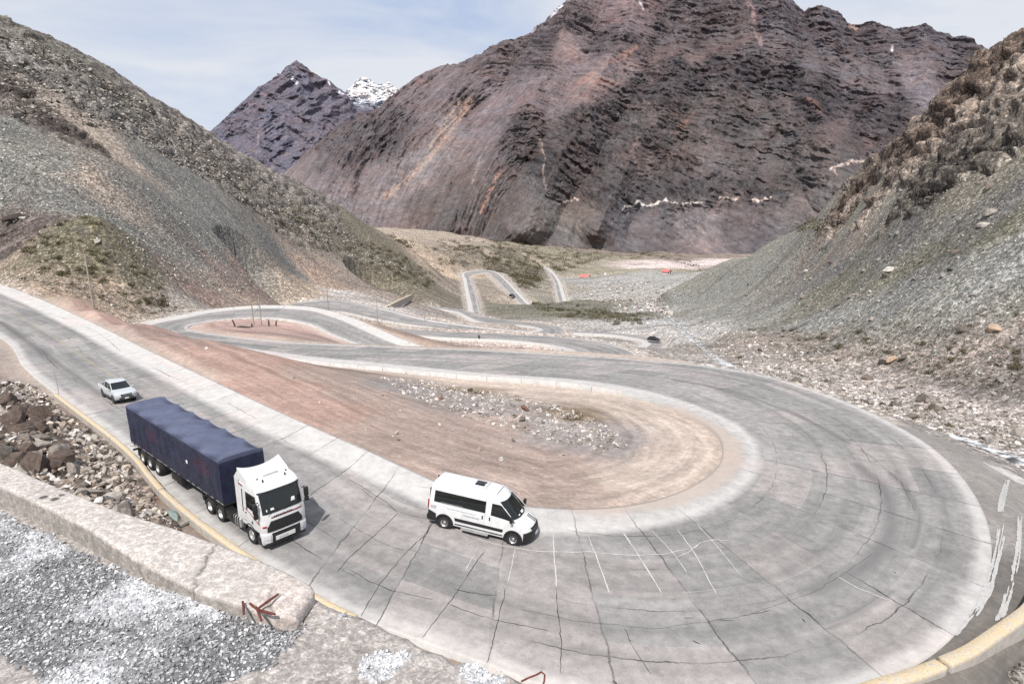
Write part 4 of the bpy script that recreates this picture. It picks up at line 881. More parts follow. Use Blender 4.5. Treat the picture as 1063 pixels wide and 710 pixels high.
# ------------------------------------------------------------------ modelling kit for vehicles and street things
class MB:
    """collects shapes; build() links them as ONE mesh object"""
    def __init__(s): s.bm = bmesh.new()
    def grid(s, P, flip=False, closed=False):
        P = np.asarray(P, float); r, c = P.shape[:2]
        V = [[s.bm.verts.new(P[i, j]) for j in range(c)] for i in range(r)]
        for i in range(r-1):
            for j in range(c if closed else c-1):
                q = [V[i][j], V[i][(j+1) % c], V[i+1][(j+1) % c], V[i+1][j]]
                try: s.bm.faces.new(q[::-1] if flip else q)
                except ValueError: pass
        return V
    def loft(s, secs, cap=True):
        V = s.grid(secs, closed=True)
        if cap:
            for row, rev in ((V[0], True), (V[-1], False)):
                try: s.bm.faces.new(row[::-1] if rev else row)
                except ValueError: pass
        return s
    def box(s, c, d, bev=0., rot=None, seg=2):
        m = Matrix.Translation(c) @ (rot or Matrix.Identity(4)) @ Matrix.Diagonal((*d, 1))
        g = bmesh.ops.create_cube(s.bm, size=1, matrix=m)
        if bev:
            es = list({e for v in g['verts'] for e in v.link_edges})
            bmesh.ops.bevel(s.bm, geom=es, offset=bev, segments=seg, affect='EDGES', profile=.5)
        return s
    def cyl(s, a, b, r, r2=None, n=16, cap=True):
        a, b = Vector(a), Vector(b); d = b-a
        m = Matrix.Translation((a+b)/2) @ d.to_track_quat('Z', 'Y').to_matrix().to_4x4()
        bmesh.ops.create_cone(s.bm, cap_ends=cap, cap_tris=False, segments=n, radius1=r, radius2=r if r2 is None else r2, depth=d.length, matrix=m); return s
    def tube(s, pts, r, n=8):
        pts = [Vector(p) for p in pts]; secs = []
        for i, p in enumerate(pts):
            d = (pts[min(i+1, len(pts)-1)]-pts[max(i-1, 0)]).normalized(); q = d.to_track_quat('Z', 'Y')
            rr = r[i] if isinstance(r, (list, tuple)) else r
            secs.append([p+q @ Vector((rr*math.cos(t), rr*math.sin(t), 0)) for t in np.linspace(0, 2*math.pi, n, endpoint=False)])
        return s.loft([[tuple(v) for v in r_] for r_ in secs])
    def lathe(s, prof, c, axis='Y', n=28):
        rows = []
        for rad, h in prof:
            row = []
            for t in np.linspace(0, 2*math.pi, n, endpoint=False):
                a, b = rad*math.cos(t), rad*math.sin(t)
                row.append((c[0]+a, c[1]+h, c[2]+b) if axis == 'Y' else (c[0]+a, c[1]+b, c[2]+h))
            rows.append(row)
        s.grid(rows, closed=True); return s
    def prism(s, poly, y0, y1, bev=0.):
        """x-z outline pushed along y"""
        A = [s.bm.verts.new((x, y0, z)) for x, z in poly]; B = [s.bm.verts.new((x, y1, z)) for x, z in poly]; n = len(poly)
        fs = [s.bm.faces.new(A), s.bm.faces.new(B[::-1])]
        for i in range(n): fs.append(s.bm.faces.new((A[i], B[i], B[(i+1) % n], A[(i+1) % n])))
        if bev: bmesh.ops.bevel(s.bm, geom=list({e for f in fs for e in f.edges}), offset=bev, segments=2, affect='EDGES')
        return s
    def shell(s, P, th, n):
        """a curved sheet (grid P) given thickness th along direction n (grid of normals or one vector)"""
        P = np.asarray(P, float); N = np.broadcast_to(np.asarray(n, float), P.shape)
        a, b = P+N*th, P-N*th*.3
        r, c = P.shape[:2]
        ring = [(0, j) for j in range(c)]+[(i, c-1) for i in range(1, r)]+[(r-1, j) for j in range(c-2, -1, -1)]+[(i, 0) for i in range(r-2, 0, -1)]
        s.grid(a); s.grid(b, flip=True); s.grid([[a[i] for i in ring], [b[i] for i in ring]], closed=True); return s
    def build(s, name, mat, parent=None, smooth=35, weld=True):
        if weld: bmesh.ops.remove_doubles(s.bm, verts=s.bm.verts, dist=.0004)
        bmesh.ops.recalc_face_normals(s.bm, faces=s.bm.faces)
        me = bpy.data.meshes.new(name); 
        if smooth:
            for f in s.bm.faces: f.smooth = True
            for e in s.bm.edges:
                if len(e.link_faces) == 2 and e.calc_face_angle(0) > R_(smooth): e.smooth = False
        s.bm.to_mesh(me); s.bm.free(); me.materials.append(mat)
        return link(bpy.data.objects.new(name, me), parent)
def carve(o, cutters):
    """subtract closed MB shapes from a closed mesh object"""
    tmp = []
    for c in cutters:
        k = c.build('cutter', M_black); tmp.append(k)
        m = o.modifiers.new('b', 'BOOLEAN'); m.operation = 'DIFFERENCE'; m.object = k; m.solver = 'EXACT'
    bpy.context.view_layer.update()
    me = bpy.data.meshes.new_from_object(o.evaluated_get(bpy.context.evaluated_depsgraph_get()))
    o.modifiers.clear(); old = o.data; o.data = me; me.name = old.name
    while len(me.materials) > 1: me.materials.pop()
    for p in me.polygons: p.material_index = 0
    for k in tmp: bpy.data.objects.remove(k)
M_black = plain('black plastic', (.014, .014, .015), .5, var=.3)
M_white = plain('white paint', (.66, .665, .67), .30, var=.14, scale=2.0, coat=.3)
M_silver = plain('silver white car paint', (.47, .49, .51), .3, var=.12, coat=.4)
M_rubber = plain('tyre rubber', (.022, .021, .021), .88, var=.4, scale=14)
M_rim = plain('brushed steel', (.55, .55, .55), .38, .75, .2, 16)
M_glass = plain('tinted glass', (.010, .013, .014), .06, var=.3, scale=1.5, spec=.6)
M_lens = plain('lamp lens', (.60, .61, .62), .12, var=.2, scale=12)
M_red = plain('red decal', (.20, .030, .036), .45, var=.25)
M_amber = plain('red tail lens', (.34, .03, .02), .25, var=.2)
M_chassis = plain('sooty chassis paint', (.035, .034, .034), .7, var=.4, scale=4)
M_alu = plain('dull aluminium', (.50, .50, .49), .45, .6, .25, 5)
M_interior = plain('cabin cloth', (.10, .10, .105), .85, var=.4, scale=4)
M_paper = plain('white card', (.72, .74, .72), .7, var=.1)
M_plate = plain('number plate white', (.74, .74, .72), .5, var=.15, scale=20)
M_greydecal = plain('grey decal', (.42, .44, .47), .45, var=.2)
def wheel(parent, c, r, w, side, name='wheel', lugs=10, rimr=.58):
    """one wheel: tyre is the part, rim its sub-part; side = +1 when the outer face looks to +y"""
    x, y, z = c; s = side; h = w/2
    t = MB(); t.lathe([(r*.60, -h*s*.7), (r*.72, -h*s), (r*.93, -h*s*.98), (r*.985, -h*s*.75), (r, -h*s*.4), (r, h*s*.4), (r*.985, h*s*.75), (r*.93, h*s*.98), (r*.72, h*s), (r*.60, h*s*.7)], c)
    to = t.build(name, M_rubber, parent)
    m = MB(); m.lathe([(r*.60, h*s*.72), (r*rimr, h*s*.86), (r*.50, h*s*.62), (r*.42, h*s*.30), (r*.30, h*s*.36), (r*.22, h*s*.66), (r*.10, h*s*.72), (.001, h*s*.72)], c)
    m.lathe([(r*.60, -h*s*.7), (.001, -h*s*.5)], c)
    for k in range(lugs):
        a = k*2*math.pi/lugs; p = (x+r*.36*math.cos(a), y, z+r*.36*math.sin(a)); m.cyl((p[0], y+h*s*.28, p[2]), (p[0], y+h*s*.46, p[2]), r*.035, n=6)
    m.build('rim', M_rim, to); return to
def body_section(z, xf, xr, hw, pow_=4., nose=.16, ncor=13, tail=.05, n_side=8):
    """closed plan outline at height z: curved nose, flat flanks, flat tail"""
    pts = []
    ys = np.sin(np.linspace(-1, 1, ncor)*math.pi/2)
    for y in ys: pts.append((xf-nose*abs(y)**pow_, y*hw, z))
    x1 = xf-nose
    for t in np.linspace(0, 1, n_side+2)[1:-1]: pts.append((x1+(xr+tail-x1)*t, hw, z))
    for y in np.linspace(1, -1, 7): pts.append((xr+tail*abs(y)**6, y*hw, z))
    for t in np.linspace(1, 0, n_side+2)[1:-1]: pts.append((x1+(xr+tail-x1)*t, -hw, z))
    return pts
class Body:
    def __init__(s, rows, **kw): s.r = np.array(rows, float); s.kw = kw      # rows: z, x_front, x_rear, half width
    def at(s, z): return [np.interp(z, s.r[:, 0], s.r[:, k]) for k in (1, 2, 3)]
    def build(s, name, mat, parent):
        m = MB(); m.loft([body_section(z, xf, xr, hw, **s.kw) for z, xf, xr, hw in s.r]); return m.build(name, mat, parent)
    def front(s, y0, y1, z0, z1, th=.014, n=12, yz=None):
        """sheet lying on the nose between heights z0..z1"""
        nose = s.kw.get('nose', .16); pw = s.kw.get('pow_', 4.); P = []
        for z in np.linspace(z0, z1, max(4, n//2)):
            xf, xr, hw = s.at(z); a, b = (y0, y1) if yz is None else yz(z)
            P.append([(xf-nose*min(1, abs(y/hw))**pw, y, z) for y in np.linspace(a, b, n)])
        d = np.array(P); dz = d[-1, n//2]-d[0, n//2]; nn = np.array([dz[2], 0, -dz[0]]); nn /= np.linalg.norm(nn)
        m = MB(); m.shell(d, th, nn); return m
    def flank(s, poly_lo, poly_hi, side, th=.012, n=14):
        """sheet on the flank between two x-z polylines (lower, upper), side=+1 left"""
        lo, hi = np.array(poly_lo, float), np.array(poly_hi, float); k = np.linspace(0, 1, n)
        def res(p):
            d = np.concatenate([[0], np.cumsum(np.hypot(*np.diff(p, axis=0).T))]); d /= d[-1]; return np.stack([np.interp(k, d, p[:, 0]), np.interp(k, d, p[:, 1])], 1)
        lo, hi = res(lo), res(hi); P = []
        for t in np.linspace(0, 1, 6):
            q = lo*(1-t)+hi*t; P.append([(x, side*s.at(z)[2], z) for x, z in q])
        m = MB(); m.shell(np.array(P), th, (0, side, .1)); return m
# ------------------------------------------------------------------ the articulated lorry
def make_lorry():
    root = empty('articulated_lorry')
    tag(root, 'white cabbed articulated lorry with dark blue tarpaulin trailer driving close to the yellow kerb', 'lorry')
    cab = Body([(.95, 1.40, -.92, 1.20), (1.15, 1.44, -.95, 1.23), (1.55, 1.43, -.96, 1.245), (1.95, 1.36, -.96, 1.245), (2.5, 1.24, -.96, 1.235), (2.95, 1.12, -.96, 1.22), (3.08, 1.10, -.96, 1.21), (3.2, 1.03, -.96, 1.20), (3.38, .80, -.96, 1.16), (3.52, .48, -.96, 1.10), (3.60, .1, -.96, .98)], nose=.20, pow_=4.5)
    c = cab.build('cab', M_white, root)
    # roof fairing: scooped deck with raised rear corners
    xs = np.linspace(.75, -1.0, 14); ys = np.linspace(-1, 1, 21); P = []
    for x in xs:
        t = (.75-x)/1.75; row = []
        for y in ys:
            hw = 1.02+.16*min(1, t*2); zz = 3.40+.34*t**.8 + .26*(t**2)*abs(y)**2.2 - .18*abs(y)**6*(1-t); row.append((x, y*hw, zz))
        P.append(row)
    P = np.array(P); lo = P.copy(); lo[..., 2] = np.minimum(P[..., 2]-.04, 3.36); lo[..., 1] = np.sign(P[..., 1])*np.minimum(np.abs(lo[..., 1])*1.04, 1.19)
    f = MB(); f.grid(P); f.grid(lo, flip=True)
    r, k = P.shape[:2]; ring = [(0, j) for j in range(k)]+[(i, k-1) for i in range(1, r)]+[(r-1, j) for j in range(k-2, -1, -1)]+[(i, 0) for i in range(r-2, 0, -1)]
    f.grid([[P[i] for i in ring], [lo[i] for i in ring]], closed=True); rf = f.build('roof_fairing', M_white, root)
    MB().box((-.05, 0, 3.68), (.62, .86, .14), .05, Matrix.Rotation(R_(9), 4, 'Y')).build('air_box', M_white, rf)
    for x, y in ((.62, -.62), (.62, .62), (.30, -.75), (.15, -.38), (.30, .85)): MB().cyl((x, y, 3.44), (x, y, 3.60), .03, .045, 10).build('marker_lamp', M_black, rf)
    MB().tube([(.28, -.75, 3.52), (.12, -.6, 3.58), (.0, -.45, 3.58)], .022).build('air_horn', M_alu, rf)
    for s in (-1, 1):
        MB().prism([(-.95, 1.05), (-1.34, 1.10), (-1.34, 3.45), (-1.0, 3.78), (-.95, 3.78)], s*1.17, s*1.225, .012).build('side_deflector', M_white, root)
    # glass, grille, lamps
    w = cab.front(-1.10, 1.10, 1.99, 3.04, .016, 22); ws = w.build('windscreen', M_glass, root)
    cab.front(-1.16, 1.16, 3.05, 3.13, .05, 22).build('sun_visor', M_black, root)
    for y in (-.85, -.3, .3, .85): pass
    MB().tube([(1.395, -.95, 2.02), (1.36, -.5, 2.13), (1.37, .05, 2.03)], .012).build('wiper', M_black, ws); MB().tube([(1.39, .0, 2.02), (1.36, .5, 2.13), (1.37, .95, 2.05)], .012).build('wiper', M_black, ws)
    for y, z, a, b in ((-.55, 2.2, .26, .12), (.55, 2.36, .3, .2), (-.86, 2.18, .1, .12)):
        xf = cab.at(z)[0]; MB().box((xf+.012-.2*abs(y/1.24)**4.5, y, z), (.012, a, b), .003, Matrix.Rotation(R_(-13), 4, 'Y')).build('dash_card', M_paper, ws)
    def yz(z): h = .98-.30*max(0, (z-1.25))/.5; return -h, h
    cab.front(0, 0, 1.02, 1.60, .02, 18, yz).build('grille', M_black, root)
    # red lettering band under the screen: a stripe with illegible dark strokes
    st = cab.front(-.72, 1.02, 1.735, 1.80, .012, 20).build('front_stripe', M_red, root)
    for k, y in enumerate(np.arange(-.55, .4, .105)): MB().box((cab.at(1.80)[0]+.016-.2*abs(y/1.24)**4.5, y, 1.80+.006*((k*7) % 3)), (.014, .07, .07+.02*((k*5) % 2)), .004).build('stroke', M_black, st)
    cab.front(-1.18, -.98, 1.30, 1.40, .012, 5).build('side_marker', M_amber, root)
    # bumper with headlamps
    bump = Body([(.32, 1.36, 1.0, 1.2), (.45, 1.44, .98, 1.235), (.75, 1.47, .98, 1.245), (.96, 1.45, .98, 1.245)], nose=.2, pow_=4.5); bo = bump.build('bumper', M_white, root)
    bump.front(-.78, .78, .42, .95, .02, 14).build('bumper_intake', M_black, bo)
    pl = bump.front(-.62, .46, .52, .74, .045, 10).build('number_board', M_plate, bo)
    for y in np.arange(-.40, .12, .13): MB().box((bump.at(.63)[0]+.048-.2*abs(y/1.24)**4.5, y, .63), (.01, .07, .09), .003).build('plate_stroke', M_greydecal, pl)
    for s in (-1, 1):
        a, b = sorted((s*.86, s*1.19))
        hl = bump.front(a, b, .62, .90, .03, 8).build('headlight', M_lens, bo)
        bump.front(min(s*.9, s*1.12), max(s*.9, s*1.12), .42, .54, .025, 6).build('fog_lamp', M_lens, bo)
    MB().box((1.2, 0, .38), (.5, 2.2, .12), .03).build('lower_valance', M_black, bo)
    # doors, side glass, mirrors, steps
    for s in (-1, 1):
        d = cab.flank([(-.42, 1.02), (.95, 1.02)], [(-.42, 3.0), (.80, 3.0)], s, .008)
        do = d.build('door', M_white, root)
        cab.flank([(-.18, 2.10), (1.0, 1.96)], [(-.18, 2.92), (.84, 2.92)], s, .016).build('window', M_glass, do)
        cab.flank([(-.62, 1.7), (-.54, 1.7)], [(-.62, 2.95), (-.54, 2.95)], s, .014, 4).build('door_seam', M_black, root)
        cab.flank([(-.40, 1.93), (.2, 1.78), (1.12, 1.44)], [(-.40, 1.98), (.2, 1.83), (1.12, 1.52)], s, .013).build('side_stripe', M_red, do)
        MB().box((-.28, s*1.262, 1.72), (.16, .03, .06), .01).build('handle', M_black, do)
        MB().box((.35, s*1.262, 1.36), (.10, .02, .16), .008).build('decal', M_black, do)
        MB().box((-.12, s*1.258, 2.02), (.12, .016, .14), .006).build('badge', M_black, root)
        cab.flank([(-.92, 3.12), (-.5, 3.08)], [(-.92, 3.2), (-.5, 3.16)], s, .013, 5).build('decal', M_red, root)
        MB().box((-.55, s*1.25, 1.25), (.4, .014, .08), .004).build('decal', M_greydecal, root)
        mr = MB().box((1.18, s*1.43, 2.42), (.17, .24, .50), .05).build('mirror', M_black, root)
        MB().box((1.20, s*1.42, 2.02), (.16, .24, .26), .05).build('mirror_lower', M_black, mr)
        MB().tube([(1.12, s*1.22, 2.70), (1.16, s*1.38, 2.72)], .03).build('mirror_arm', M_black, mr)
        MB().box((.95, s*1.17, .55), (.42, .16, .5), .04).build('step', M_black, root)
        # arch over the front wheel
        a = np.linspace(R_(8), R_(172), 14); P = np.array([[(.60*math.cos(t), s*y, .52+.60*math.sin(t)) for t in a] for y in (.90, 1.25)])
        MB().shell(P, .03, (0, 0, 1)).build('front_mudguard', M_black, root)
    MB().prism([(.66, .95), (.55, 1.12), (-.55, 1.12), (-.66, .95), (-.95, .95), (-.95, 1.3), (.98, 1.3), (.98, .95)], -1.15, 1.15).build('cab_underside', M_black, root)
    ch = MB(); ch.box((-2.3, .42, .82), (6.6, .09, .26), .01); ch.box((-2.3, -.42, .82), (6.6, .09, .26), .01)
    for x in (0, -3.56, -4.91): ch.cyl((x, -.95, .5), (x, .95, .5), .09)
    ch.box((-4.2, 0, 1.08), (1.1, .95, .12), .03); ch.box((-.6, 0, .75), (1.3, .9, .5), .05); ch.build('tractor_chassis', M_chassis, root)
    for s in (-1, 1):
        wheel(root, (0, s*1.07, .5), .5, .32, s); 
        for x in (-3.56, -4.91): wheel(root, (x, s*1.0, .5), .5, .58, s)
        tk = MB().box((-1.62, s*.98, .72), (.82, .50, .58), .09, seg=3).build('fuel_tank', M_alu, root)
        for x in (-1.84, -1.60, -1.36): MB().box((x, s*.98, .72), (.06, .52, .60), .09, seg=3).build('strap', M_black, tk)
        MB().box((-2.55, s*.98, .72), (.85, .46, .52), .04).build('battery_box', M_black, root)
        MB().box((-.72, s*1.0, .62), (.3, .4, .5), .03).build('side_skirt', M_black, root)
        MB().prism([(-2.95, .55), (-3.0, 1.06), (-5.45, 1.06), (-5.55, .45), (-5.50, .45), (-5.38, 1.02), (-3.06, 1.02), (-3.0, .55)], s*.74, s*1.27, .006).build('mudguard', M_black, root)
    # trailer: bed, tarpaulin over hoops, running gear
    x0, x1 = -2.97, -17.10; hw = 1.28; zb, zt = 1.26, 3.90
    MB().box(((x0+x1)/2, 0, 1.18), (x0-x1, 2.5, .14), .02).build('trailer_bed', M_chassis, root)
    for s in (-1, 1): MB().box(((x0+x1)/2, s*1.268, 1.235), (x0-x1, .03, .07), .008).build('side_rail', M_alu, root)
    nb = 7; xs = np.linspace(x0, x1, 141); per = []
    for i, x in enumerate(xs):
        ph = (x0-x)/(x0-x1)*(nb-1); fr = ph % 1.0; sag = math.sin(math.pi*fr)**.8 if 0 < i < 140 else 0
        row = []
        side = np.linspace(0, 1, 13); top = np.linspace(-1, 1, 23)
        sharp = sag**.8
        for sgn in (-1,):
            for v in side:
                z = zb-.06+(zt-.10-.15*sharp-zb+.06)*v; bulge = .045*math.sin(math.pi*v)*(1-.7*sharp)+.035*sharp*v
                rip = (.03*math.sin(x*5.3+v*3)+.03*max(0, math.sin(x*2.67))**6)*math.sin(math.pi*min(1, v*1.1))+.015*float(pnoise(x*2.2, v*3, 140))
                row.append((x, -(hw+bulge*.6+rip-.05*v*sharp), z))
        for v in top[1:-1]:
            z = zt-.10*abs(v)**5 - sharp*(.18+.06*abs(v)**3) + .005*float(pnoise(x*2, v*3, 141)); row.append((x, v*hw*(.985-.02*sharp), z))
        for v in side[::-1]:
            z = zb-.06+(zt-.10-.15*sharp-zb+.06)*v; bulge = .045*math.sin(math.pi*v)*(1-.7*sharp)+.035*sharp*v
            row.append((x, hw+bulge*.6+.02*math.sin(x*4.7+v*2)*math.sin(math.pi*v)-.05*v*sharp, z))
        per.append(row)
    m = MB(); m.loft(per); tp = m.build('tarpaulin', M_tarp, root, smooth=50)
    per = np.array(per)
    MB().box((-7.3, -hw-.06, 2.55), (.22, .02, .2), .006).build('placard', M_paper, tp)
    for xx in np.linspace(x0-.3, x1+.3, 22): MB().tube([(xx, -hw-.045, 1.42), (xx+.02, -hw-.05, 1.20)], .012, 5).build('lashing_strap', M_black, tp)
    fb = MB(); fb.box((-8.5, .45, .98), (10.5, .12, .34), .01); fb.box((-8.5, -.45, .98), (10.5, .12, .34), .01)
    for x in np.arange(-4.5, -17, -1.6): fb.box((x, 0, 1.02), (.08, 2.3, .16), .008)
    for x in (-12.72, -14.03, -15.34): fb.cyl((x, -1., .5), (x, 1., .5), .08); fb.box((x, 0, .8), (.3, 1., .3), .03)
    fb.build('trailer_chassis', M_chassis, root)
    for s in (-1, 1):
        for x in (-12.72, -14.03, -15.34): wheel(root, (x, s*1.05, .5), .5, .42, s)
        MB().box((-6.9, s*.75, .62), (.16, .16, 1.1), .02).build('landing_leg', M_chassis, root)
        MB().box((-9.7, s*1.0, .72), (1.6, .4, .5), .03).build('side_locker', M_black, root)
        MB().box((-16.05, s*1.0, .72), (.03, .5, .55), .008).build('mud_flap', M_black, root)
    MB().box((-17.0, 0, .62), (.10, 2.5, .14), .02).build('rear_bumper', M_chassis, root); MB().tube([(-16.5, -1.2, .98), (-17.25, -1.32, .86)], .035).build('bumper_strut', M_alu, root)
    for s in (-1, 1): MB().box((-17.06, s*.95, .95), (.05, .4, .14), .01).build('tail_lamp', M_amber, root)
    return root
def tarp_material():
    t = NT('navy tarpaulin'); tc = t.n('ShaderNodeTexCoord').outputs['Object']; s = t.n('ShaderNodeSeparateXYZ', i={0: tc})
    n = t.noise(tc, .9, 6, .65); n2 = t.noise(tc, 7., 5, .6)
    c = t.mix(t.rng(n, .35, .7), (.013, .016, .036), (.032, .037, .07))
    # sheen of the roof cloth painted in as a paler tone near the top
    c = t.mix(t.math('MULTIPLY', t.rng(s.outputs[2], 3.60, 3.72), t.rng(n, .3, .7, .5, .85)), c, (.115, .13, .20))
    # two worn red emblems on each flank
    for cx in (-12.9, -5.3):
        dx = t.math('DIVIDE', t.math('SUBTRACT', s.outputs[0], cx), 1.25); dz = t.math('DIVIDE', t.math('SUBTRACT', s.outputs[2], 2.75), .62)
        d = t.math('ADD', t.math('MULTIPLY', dx, dx), t.math('MULTIPLY', dz, dz)); k = t.math('MULTIPLY', t.rng(d, 1., .35), t.rng(n2, .46, .6, 0, .42))
        c = t.mix(k, c, (.15, .026, .030))
    t.set(col=c, rough=.5, spec=.35, normal=t.bump(n2, .3, .03)); return t.m
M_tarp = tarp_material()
lorry = make_lorry()
# ------------------------------------------------------------------ the minibus
def arch_cut(x, r, side, y0, y1): return MB().cyl((x, side*y0, .34), (x, side*y1, .34), r, n=32)
def make_minibus():
    root = empty('minibus')
    tag(root, 'white high roofed minibus with black side windows and roof hatch turning into the bend', 'minibus')
    b = Body([(.30, .86, -4.98, .98), (.45, .95, -5.05, 1.01), (.70, .97, -5.07, 1.02), (.92, .93, -5.06, 1.025), (1.05, .82, -5.05, 1.025), (1.17, .58, -5.05, 1.02), (1.28, .32, -5.04, 1.015), (1.36, .18, -5.04, 1.01), (1.8, -.24, -5.02, .965), (2.22, -.66, -4.99, .905),
              (2.34, -.82, -4.98, .885), (2.44, -1.05, -4.96, .84), (2.52, -1.45, -4.92, .74), (2.555, -1.9, -4.86, .60)], nose=.34, pow_=2.6, n_side=16)
    bo = b.build('body', M_white, root)
    cuts = [arch_cut(x, .46, s, .70, 1.3) for x in (0, -4.035) for s in (-1, 1)]; carve(bo, cuts)
    for p in bo.data.polygons: p.use_smooth = False
    bo.data.polygons.foreach_set('use_smooth', np.ones(len(bo.data.polygons), bool)); bo.data.set_sharp_from_angle(angle=R_(32))
    # roof ribs and hatch
    for x in (-3.75, -2.85, -2.0, -1.25): MB().box((x, 0, 2.565), (.05, 1.25, .022), .008).build('roof_rib', M_white, bo)
    h = MB().box((-2.42, .05, 2.60), (.86, .82, .07), .03).build('roof_hatch', M_white, root); MB().box((-2.40, .05, 2.645), (.56, .56, .04), .03).build('hatch_glass', M_glass, h)
    MB().box((-2.12, -.02, 2.67), (.05, .05, .02), .006).build('hatch_catch', M_paper, h)
    # glass
    def wz(z): k = b.at(z)[2]-.07-.02; return -k, k
    w = b.front(0, 0, 1.40, 2.24, .014, 24, wz).build('windscreen', M_glass, root)
    for s in (-1, 1): MB().tube([(.16, s*.1, 1.36), (-.02, s*.45, 1.52), (.0, s*.72, 1.44)], .012, 6).build('wiper', M_black, w)
    for y, z, a, c in ((.1, 1.5, .3, .14), (-.35, 1.48, .2, .06)): MB().box((b.at(z)[0]+.02-.34*abs(y/1.)**2.6, y, z+.04), (.014, a, c), .004, Matrix.Rotation(R_(-45), 4, 'Y')).build('dash_card', M_paper, w)
    for s in (-1, 1):
        d = b.flank([(-1.52, .52), (-.58, .52), (-.50, .95), (-.40, 1.1)], [(-1.52, 2.2), (-.95, 2.2), (-.60, 2.0), (.05, 1.38)], s, .006).build('front_door', M_white, root)
        b.flank([(-1.36, 1.46), (-.5, 1.40), (.05, 1.34)], [(-1.34, 2.12), (-.82, 2.12), (-.30, 1.66)], s, .016).build('window', M_glass, d)
        MB().box((-1.40, s*1.035, 1.22), (.07, .03, .2), .01).build('handle', M_black, d)
        wn = b.flank([(-4.72, 1.50), (-1.68, 1.50)], [(-4.70, 2.14), (-1.68, 2.14)], s, .014, 20).build('side_window', M_glass, root)
        MB().box((-3.05, s*.945, 1.80), (.09, .03, .60), .006, Matrix.Rotation(R_(-8*s), 4, 'X')).build('window_pillar', M_black, wn)
        for k in range(4): MB().box((-3.65, s*(1.005-.012*k), 1.50+.045*k), (1.25+.1*k, .03, .012), .003).build('window_louvre', M_greydecal, wn)
        b.flank([(-1.72, .55), (-1.70, .55)], [(-1.72, 2.3), (-1.70, 2.3)], s, .008, 3).build('door_seam', M_greydecal, bo)
        b.flank([(-3.02, .55), (-3.0, .55)], [(-3.02, 2.3), (-3.0, 2.3)], s, .008, 3).build('door_seam', M_greydecal, bo)
        MB().box((-1.82, s*1.035, 1.22), (.07, .03, .2), .01).build('handle', M_black, root)
        b.flank([(-3.4, .62), (-.62, .62)], [(-3.45, .80), (-.60, .80)], s, .022).build('side_moulding', M_black, root)
        b.flank([(-3.4, .40), (-.62, .40)], [(-3.4, .46), (-.62, .46)], s, .02).build('sill_trim', M_black, root)
        b.flank([(-3.9, 1.24), (-2.2, 1.24)], [(-3.9, 1.28), (-2.2, 1.28)], s, .008).build('flank_line', M_greydecal, bo)
        b.flank([(-2.95, 1.02), (-2.0, 1.02)], [(-2.95, 1.13), (-2.0, 1.13)], s, .009).build('faded_decal', M_greydecal, bo)
        b.flank([(-4.9, 1.10), (-4.55, 1.10)], [(-4.9, 1.28), (-4.55, 1.28)], s, .009, 5).build('faded_decal', M_greydecal, bo)
        # black arches and corner bumpers
        for x in (0, -4.035):
            a = np.linspace(R_(-12), R_(192), 22); P = np.array([[(x+r*math.cos(t), s*1.03, .34+r*math.sin(t)) for t in a] for r in (.455, .545)])
            MB().shell(P, .02, (0, s, 0)).build('wheel_arch', M_black, root)
            MB().cyl((x, s*.98, .34), (x, s*.72, .34), .455, n=28).build('arch_liner', M_black, root)
        b.flank([(-5.02, .34), (-4.55, .34)], [(-5.02, .98), (-4.55, .80)], s, .025, 6).build('bumper_corner', M_black, root)
        mr = MB().box((-.12, s*1.20, 1.55), (.16, .22, .34), .05).build('mirror', M_black, root); MB().tube([(-.18, s*.99, 1.42), (-.12, s*1.14, 1.46)], .035).build('mirror_arm', M_black, mr)
        a, c = sorted((s*.52, s*.96)); hl = b.front(a, c, 1.0, 1.17, .012, 8).build('headlight', M_lens, root)
        MB().box((-5.07, s*.93, 1.25), (.05, .12, .55), .015).build('tail_lamp', M_amber, root)
        wheel(root, (0, s*.93, .34), .34, .22, s, lugs=8, rimr=.62); wheel(root, (-4.035, s*.93, .34), .34, .22, s, lugs=8, rimr=.62)
        for q in ((.22, .40) if s > 0 else ()): MB().tube([(.84, s*q, 1.06), (.55, s*q, 1.195), (.34, s*q, 1.30)], .022, 6).build('bonnet_stripe', M_black, bo)
    fbm_ = MB(); fbm_.loft([body_section(z, xf, .56, hw, nose=.36, pow_=2.6, tail=0., n_side=3) for z, xf, hw in ((.27, .88, 1.0), (.32, .96, 1.035), (.5, 1.0, 1.045), (.72, 1.01, 1.045), (.84, .97, 1.04), (.86, .92, 1.02))]); fbm_.build('front_bumper', M_black, root)
    b.front(-.55, .55, .88, 1.0, .02, 12).build('grille', M_black, root)
    MB().box((1.02, 0, .56), (.02, .36, .13), .004).build('number_plate', M_plate, root)
    MB().box((-5.08, 0, .48), (.12, 1.95, .3), .03).build('rear_bumper', M_black, root)
    for s in (-1, 1): MB().box((-5.055, s*.45, 1.78), (.03, .72, .72), .01).build('rear_window', M_glass, root)
    MB().box((-5.10, .42, 2.30), (.12, .1, .18), .03).build('hinge', M_black, root)
    for s in (-1,): MB().box((-2.2, -1.10, .30), (1.6, .22, .05), .015).build('side_step', M_alu, root)
    return root
minibus = make_minibus()
